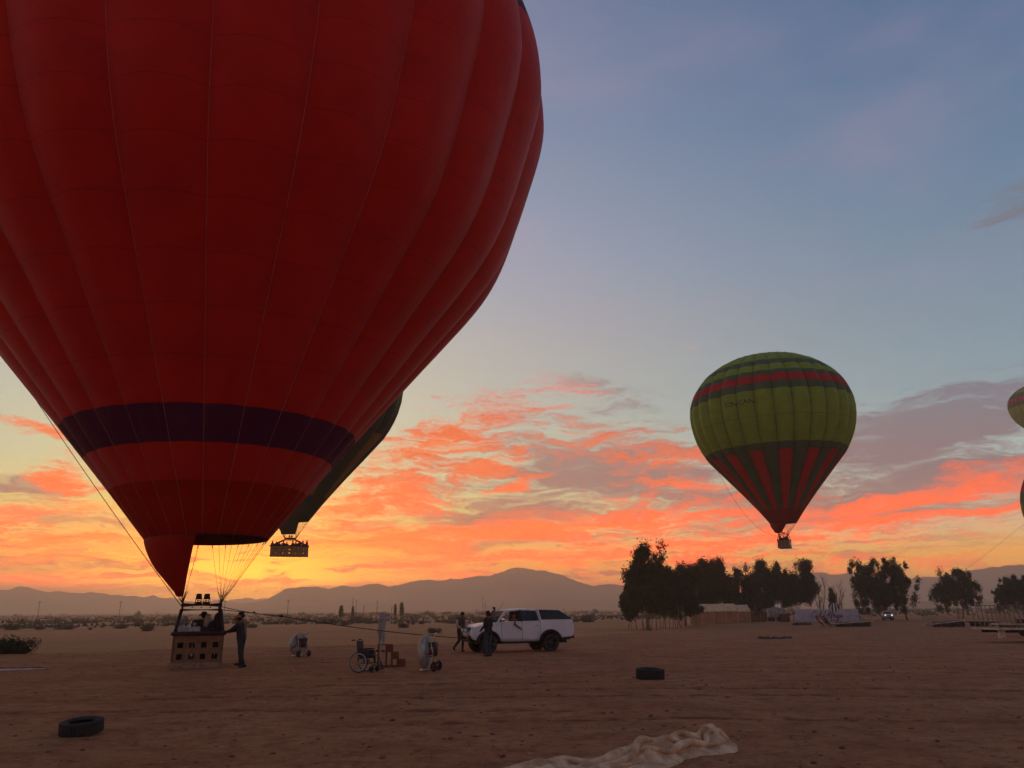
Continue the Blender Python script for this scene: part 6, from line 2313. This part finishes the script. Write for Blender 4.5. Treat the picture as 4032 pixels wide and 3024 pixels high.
def person(loc, rz, label, pose=None, top='dark', legs='navy', skin=0, hair='hair', shoe='shoe', sleeve=None, hood=None, long_hair=None, scale=1.0, look=(0, 1, 0), grip=0.5, vest=None, voxel=0.014, heads=True, group=None, hem=True):
    P_ = {k: Vector(v) for k, v in POSE.items()}
    for k, v in (pose or {}).items():
        P_[k] = Vector(v)
    sk, tp, lg, sh_ = SKIN[skin], CL[top], CL[legs], CL[shoe]
    sl = CL[sleeve] if sleeve else tp
    hr = CL[hair] if hair else sk
    C = []        # p0 r0 p1 r1 material

    def add(p0, r0, p1, r1, m):
        C.append((Vector(p0), r0, Vector(p1), r1, m))
    look = Vector(look).normalized()
    up = (P_['head'] - P_['neck']).normalized()
    side = look.cross(up).normalized()
    look = up.cross(side).normalized()
    h = P_['head']
    # head, face, neck
    add(P_['neck'] - up * .02, .058, h - up * .03, .060, sk)
    add(h + up * .03 + look * -.012, .092, h - up * .01 + look * .01, .088, sk)
    add(h - up * .05 + look * .035, .062, h - up * .085 + look * .05, .045, sk)
    add(h + look * .095 - up * .005, .014, h + look * .108 - up * .03, .016, sk)
    add(h + look * .085 - up * .075, .018, h + look * .085 - up * .075 + side * .012, .018, sk)
    for s in (-1, 1):
        add(h + side * s * .088 + up * .01, .016, h + side * s * .088 - up * .025, .014, sk)
    if hood:
        hm_ = CL[hood]
        add(h + up * .035 - look * .025, .118, h - up * .06 - look * .035, .112, hm_)
        add(P_['neck'] - look * .03, .10, P_['neck'] - look * .03 - up * .03, .12, hm_)
    elif hair:
        add(h + up * .055 - look * .022, .094, h + up * .005 - look * .042, .086, hr)
    if long_hair:
        lh = CL[long_hair]
        add(h + up * .05 - look * .025, .102, h - up * .05 - look * .05, .094, lh)
        add(h - up * .05 - look * .05, .094, P_['chest'] - look * .13 + up * .06, .085, lh)
        for s in (-1, 1):
            add(h + side * s * .06 - look * .02, .06, P_['chest'] + side * s * .09 + up * .10 - look * .04, .05, lh)
    # trunk: chest, waist, hips
    pel, che, nek = P_['pelvis'], P_['chest'], P_['neck']
    ax = (P_['shR'] - P_['shL']).normalized()
    hx = (P_['hipR'] - P_['hipL']).normalized()
    for s in (-1, 1):
        add(che + ax * s * .085 + (nek - che) * .25, .115, che * .5 + pel * .5 + hx * s * .065, .112, tp)
        add(che * .5 + pel * .5 + hx * s * .065, .112, pel + hx * s * .07 + (pel - che) * .06, .122, tp if hem else lg)
        add(nek + ax * s * .03 - (nek - che) * .12, .062, P_['sh' + 'LR'[s > 0]], .078, tp)
    if vest:
        C[-1] = C[-1]
    for s, n_ in ((1, 'R'), (-1, 'L')):
        S0, E0, W0 = P_['sh' + n_], P_['el' + n_], P_['wr' + n_]
        add(S0, .074, E0, .054, sl)
        add(E0, .054, W0, .040, sl)
        d = (W0 - E0).normalized()
        fx = d.cross(Vector((0, 0, 1)))
        fx = fx.normalized() if fx.length > 0.1 else Vector((1, 0, 0))
        pn = fx.cross(d).normalized()
        if pn.z > 0:
            pn = -pn
        hnd = W0 + d * .085
        add(W0 + d * .02, .030, hnd, .034, sk)
        add(W0 + d * .03 + fx * .018, .026, hnd + fx * .022, .024, sk)
        add(W0 + d * .03 - fx * .018, .026, hnd - fx * .022, .024, sk)
        for q, (o_, ln) in enumerate(((-.033, .058), (-.011, .070), (.011, .066), (.033, .05))):
            b0 = hnd + fx * o_ + d * .015
            m0 = b0 + (d * (1 - grip * .5) + pn * grip * .8).normalized() * ln * .55
            add(b0, .0115, m0, .0105, sk)
            add(m0, .0105, m0 + (d * (1 - grip) + pn * grip * 1.4).normalized() * ln * .55, .009, sk)
        tb = W0 + d * .035 + fx * (-s) * .030
        tm = tb + (d * .7 + fx * (-s) * .7 + pn * .3).normalized() * .040
        add(tb, .015, tm, .012, sk)
        add(tm, .012, tm + (d * .9 + fx * (-s) * .1 + pn * .5).normalized() * .03, .010, sk)
        H0, K0, A0 = P_['hip' + n_], P_['kn' + n_], P_['an' + n_]
        add(H0, .100, K0, .068, lg)
        add(K0, .068, A0 + (K0 - A0) * .12, .052, lg)
        shin = (A0 - K0).normalized()
        toe = P_.get('toe' + n_)
        if toe is None:
            f_ = Vector((0, 1, 0)) - shin * shin.y
            toe = A0 + (f_.normalized() * .16 + Vector((0, 0, -.035)))
            toe.z = max(toe.z, .042) if A0.z < .13 else toe.z
        add(A0, .046, A0 + shin * .035, .046, sh_)
        add(A0 + shin * .035 - Vector((0, .03, 0)), .044, toe, .040, sh_)
    b = MB()
    for p0, r0, p1, r1, m in C:
        capsule(b, p0, r0, p1, r1)
    me = b.mesh('body_raw', [])
    tmp = bpy.data.objects.new('tmp', me)
    COL.objects.link(tmp)
    rm_ = tmp.modifiers.new('r', 'REMESH')
    rm_.mode = 'VOXEL'
    rm_.voxel_size = voxel
    sm = tmp.modifiers.new('s', 'SMOOTH')
    sm.factor = 0.5
    sm.iterations = 2
    bpy.context.view_layer.update()
    body_ = bpy.data.meshes.new_from_object(tmp.evaluated_get(bpy.context.evaluated_depsgraph_get()))
    bpy.data.objects.remove(tmp)
    body_.name = 'body'
    mats = []
    for c in C:
        if c[4] not in mats:
            mats.append(c[4])
    for m in mats:
        body_.materials.append(m)
    npoly = len(body_.polygons)
    cen = np.empty(npoly * 3)
    body_.polygons.foreach_get('center', cen)
    cen = cen.reshape(-1, 3)
    best = np.full(npoly, 1e9)
    mi = np.zeros(npoly, int)
    for p0, r0, p1, r1, m in C:
        a, d = np.array(p0), np.array(p1 - p0)
        t_ = np.clip(((cen - a) @ d) / max(d @ d, 1e-9), 0, 1)
        dist = np.linalg.norm(cen - a - t_[:, None] * d, axis=1) - (r0 + (r1 - r0) * t_)
        if m in (hr, lg) and m is not sk:
            dist = dist - 0.004
        if vest and m is tp:
            pass
        k = dist < best
        best[k] = dist[k]
        mi[k] = mats.index(m)
    body_.polygons.foreach_set('material_index', mi)
    body_.polygons.foreach_set('use_smooth', [True] * npoly)
    root = empty('person', loc, rz)
    root.scale = (scale,) * 3
    tag(root, label, 'person', group)
    link('body', body_, root)
    root['head'] = tuple(h)
    if heads:       # eyes
        for s in (-1, 1):
            e = MB()
            e.ell(h + look * .094 + side * s * .034 + up * .012, (.011, .011, .008), n=8, m=6)
            e.build('eye', CL['hair'], root)
    return root, h, look, up, side


def hat(root, h, look, up, side, kind, m):
    b = MB()
    b.M = Matrix(((side.x, look.x, up.x, h.x), (side.y, look.y, up.y, h.y), (side.z, look.z, up.z, h.z), (0, 0, 0, 1)))
    if kind == 'cap':
        b.lathe([(0.106, 0.045), (0.106, 0.075), (0.095, 0.115), (0.06, 0.142), (0.001, 0.150)], 18, 'Z', (0, -0.012, 0))
        n = 9
        vs = []
        for i in range(n + 1):
            a = R(20 + 140 * i / n)
            vs += [(0.104 * math.cos(a), 0.104 * math.sin(a) - 0.012, 0.052), (0.112 * math.cos(a), 0.112 * math.sin(a) + 0.07 * math.sin(a), 0.040)]
        fs = [(2 * i, 2 * i + 1, 2 * i + 3, 2 * i + 2) for i in range(n)]
        k = len(vs)
        b.add(vs + [(x, y, z - 0.008) for x, y, z in vs], fs + [tuple(k + i for i in q[::-1]) for q in fs] + [(2 * i + 1, k + 2 * i + 1, k + 2 * i + 3, 2 * i + 3) for i in range(n)], 0, True)
        b.build('cap', m, root)
    else:
        b.lathe([(0.108, 0.035), (0.165, 0.028), (0.185, 0.040), (0.168, 0.040), (0.110, 0.052), (0.104, 0.10), (0.085, 0.145), (0.03, 0.135), (0.001, 0.132)], 22, 'Z', (0, -0.01, 0))
        b.build('brimmed_hat', m, root)


def face(dx, dy):
    """turn so that +y looks along (dx, dy)"""
    return math.atan2(-dx, dy)


# two men at the basket
r1 = person((-9.42, 27.95, gz(-9.42, 27.95) - 0.01), face(-1, 0.12), 'man in dark jacket and orange cap pushing on the red balloon basket', dict(
    chest=(0, .06, 1.28), neck=(0, .12, 1.45), head=(0, .18, 1.58), shR=(.19, .08, 1.40), elR=(.22, .33, 1.24), wrR=(.17, .58, 1.17), shL=(-.19, .08, 1.40), elL=(-.24, .30, 1.22), wrL=(-.16, .56, 1.16),
    hipR=(.10, -.02, .92), knR=(.12, .08, .50), anR=(.12, -.10, .09), knL=(-.12, -.06, .50), anL=(-.13, -.24, .10)), 'black', 'dark', 0, grip=0.8)
hat(*r1, 'cap', CL['orange'])
r2 = person((-9.72, 29.0, gz(-9.7, 29.0) - 0.01), face(-1, -0.05), 'taller man in black cap and tan jacket close behind the one with orange cap', dict(
    chest=(0, .03, 1.32), neck=(0, .06, 1.50), head=(0, .11, 1.64), elR=(.26, .16, 1.18), wrR=(.20, .40, 1.12), elL=(-.24, .18, 1.18), wrL=(-.18, .42, 1.12)), 'tan', 'black', 0, scale=1.03)
hat(*r2, 'cap', CL['black'])

# passengers standing in the red balloon's basket
bz = rb.location.z + 0.09


def inb(x, y):
    c, s = math.cos(RB_ROT), math.sin(RB_ROT)
    return (-11.28 + c * x - s * y, 28.90 + s * x + c * y, bz)


lowarm = dict(elR=(.20, .10, 1.16), wrR=(.10, .30, 1.14), elL=(-.20, .10, 1.16), wrL=(-.10, .30, 1.14))
person(inb(-.55, -.95), face(0.35, 0.9), 'passenger with grey hair and grey top at the corner of the red balloon basket', lowarm, 'grey', 'dark', 1, 'greyhair', scale=0.86)
person(inb(-.52, -.30), face(0.8, 0.5), 'passenger in black with pale shaven head among those in the red balloon basket', lowarm, 'black', 'dark', 1, None, scale=0.93)
person(inb(-.18, -.95), face(0.5, -0.8), 'dark haired passenger in pale top turned round in the red balloon basket', lowarm, 'white', 'jean', 1, 'hair', scale=0.84, long_hair='hair')
q_ = person(inb(.12, .10), face(-0.3, 0.9), 'man in brimmed dark hat standing in the red balloon basket', lowarm, 'black', 'dark', 0, scale=0.985)
hat(*q_, 'brim', CL['black'])
person(inb(.24, -.95), face(0.1, 1), 'woman with long fair hair and dark top in the red balloon basket', lowarm, 'black', 'jean', 1, 'blond', scale=0.95, long_hair='blond')
person(inb(.55, -.90), face(0.3, 1), 'woman with long dark hair beside the fair haired one in the basket', lowarm, 'black', 'navy', 1, 'hair', scale=0.965, long_hair='hair')
person(inb(.60, -.25), face(0.3, 1), 'passenger in pale jacket behind the dark haired woman in the basket', lowarm, 'white', 'navy', 1, 'hair', scale=0.93)

# photographer in a grey hooded suit
ph = person((-6.10, 37.2, gz(-6.1, 37.2) - 0.01), face(0.45, 0.9), 'person in grey hooded tracksuit photographing with both arms raised', dict(
    elR=(.30, .22, 1.44), wrR=(.10, .36, 1.60), elL=(-.28, .20, 1.38), wrL=(-.06, .36, 1.58), anL=(-.15, -.06, .09), knL=(-.12, .05, .50)), 'grey', 'grey', 1, None, hood='grey', grip=0.7)
ph_m = ph[0]
cm_ = tag(empty('phone_camera', (0, 0, 0)), 'small dark camera held up by the photographer in grey', 'camera')
bpy.context.view_layer.update()
cm_.location = ph_m.matrix_world @ Vector((0.03, 0.46, 1.63))
cm_.rotation_euler = (0, 0, face(0.45, 0.9))
b = MB()
b.box((0, 0, 0), (0.15, 0.035, 0.085), bev=0.008)
b.build('case', m_blackp, cm_)
b = MB()
b.lathe([(0.03, 0.015), (0.03, 0.05), (0.022, 0.05)], 12, 'Y')
b.build('lens', m_blackp, cm_)

# men at the pickup
person((-1.05, 33.2, gz(-1.05, 33.2) - 0.01), face(-0.8, 0.6), 'man in black jacket and blue jeans standing beside the pickup', dict(elR=(.24, .02, 1.16), wrR=(.18, .20, 1.02), elL=(-.24, .02, 1.16), wrL=(-.16, .22, 1.04)), 'black', 'jean', 0, scale=1.02)
v3 = person((-2.42, 36.75, gz(-2.42, 36.75) - 0.01), face(0.55, -0.75), 'man in brown vest with pale sleeves leaning at the nose of the pickup', dict(
    elR=(.27, .08, 1.16), wrR=(.10, .24, 1.02), elL=(-.27, .08, 1.16), wrL=(-.08, .26, 1.00), chest=(0, .05, 1.29), neck=(0, .09, 1.47), head=(0, .14, 1.60), knR=(.13, .10, .52), anR=(.20, -.22, .20), toeR=(.22, -.14, .10)), 'brown', 'dark', 0, sleeve='white')
# driver leaning out of the open window
dp = dict(pelvis=(0, 0, .40), chest=(-.02, .10, .72), neck=(-.06, .12, .90), head=(-.10, .14, 1.04), shL=(-.20, .10, .84), elL=(-.42, .22, .66), wrL=(-.46, .00, .50), shR=(.14, .10, .86), elR=(.12, .30, .66), wrR=(-.10, .44, .62),
          hipL=(-.10, .04, .38), knL=(-.12, .42, .42), anL=(-.12, .50, .10), hipR=(.10, .04, .38), knR=(.12, .42, .42), anR=(.12, .50, .10))
dl_ = pkw(0.02, 0.46, 0.55)      # the left seat, on the side towards the wheelchair
dr = person(dl_, PK_ROT - math.pi / 2, 'driver leaning an arm out of the open window of the white pickup', dp, 'tan', 'dark', 0, look=(-0.8, 0.6, 0), scale=0.98)

# three men hauling the trailer
pull = dict(pelvis=(0, -.30, .80), chest=(0, -.50, 1.10), neck=(0, -.58, 1.27), head=(0, -.60, 1.42), shR=(.18, -.53, 1.22), elR=(.22, -.28, 1.08), wrR=(.12, -.02, 1.06), shL=(-.18, -.53, 1.22), elL=(-.22, -.26, 1.10), wrL=(-.10, 0.04, 1.06),
            hipR=(.10, -.28, .78), knR=(.12, .06, .50), anR=(.13, .28, .10), toeR=(.13, .42, .08), hipL=(-.10, -.28, .78), knL=(-.12, .14, .46), anL=(-.13, .48, .10), toeL=(-.13, .62, .10))
MX, MY = 29.35 * KF, 77.0 * KF
for k, (dx_, dy_, tp_, lg_, lab) in enumerate(((0.0, 0.0, 'orange', 'black', 'outermost of three men hauling the trailer, in orange top'), (0.85, 0.25, 'orange', 'dark', 'middle man of the three hauling the trailer, bent low'), (1.30, 0.55, 'black', 'black', 'man in black nearest the trailer among the three hauling it'))):
    person((MX + dx_, MY + dy_, gz(MX + dx_, MY + dy_)), face(1, 0.15), lab, pull, tp_, lg_, 0, voxel=0.025, heads=False)
hr_ = tag(empty('hauling_rope', (MX, MY, gz(MX, MY))), 'rope the three men are hauling the trailer with', 'rope')
b = MB()
b.tube(cable_curve((-0.15, 0.02, 1.08), (3.2, 0.75, 0.80), 0.05, 10), 0.02, 5)
b.build('line', m_darkrope, hr_)

# people in the flying baskets: one shared figure each
fig = person((0, 0, 0), 0, 'passenger standing in the basket of the lime green balloon', lowarm, 'black', 'dark', 0, voxel=0.03, heads=False)[0]
fig['group'] = 'passengers of the lime green balloon'


def crowd(base, root, spots, rot, label, group, z0):
    c, s = math.cos(rot), math.sin(rot)
    for i, (x, y) in enumerate(spots):
        o = base if (i == 0 and base.location.length == 0) else copy_tree(base)
        o.location = (root.location.x + c * x - s * y, root.location.y + s * x + c * y, root.location.z + z0)
        o.rotation_euler = (0, 0, rng.uniform(0, 6.28))
        k = rng.uniform(0.90, 1.04)
        o.scale = (k, k, k)
        o['label'] = label
        o['group'] = group


crowd(fig, gb, [(-.55, -1.0), (.5, -1.05), (0.05, -.5), (-.5, .2), (.5, .3), (0.1, .95), (-.45, 1.0)], R(-27), 'passenger standing in the basket of the lime green balloon', 'passengers of the lime green balloon', 0.09)
crowd(fig, hb, [(-2.0, -.3), (-1.55, .35), (-1.2, -.4), (-.75, .2), (-.35, -.35), (0.35, .3), (.7, -.3), (1.1, .3), (1.5, -.35), (1.95, .1), (2.0, -.5)], R(16), 'passenger silhouetted in the basket behind the red balloon', 'passengers behind the red balloon', 0.09)

# distant white pickup with its lamps on
fc = copy_tree(pk)
fc.location = tloc(52.6 * KF, 113.2 * KF)
fc.rotation_euler = (0, 0, R(-90 - 18))
fc['label'] = 'distant white pickup driving in with its headlights on'
m_on = mat('lit_headlight', (0.9, 0.9, 0.9), (0.85, 0.85, 0.88), 0.2, 5, emit=(1.0, 0.96, 0.9, 5.0))
for ch in fc.children:
    if ch.name.startswith('headlight'):
        ch.data = ch.data.copy()
        ch.data.materials.clear()
        ch.data.materials.append(m_on)
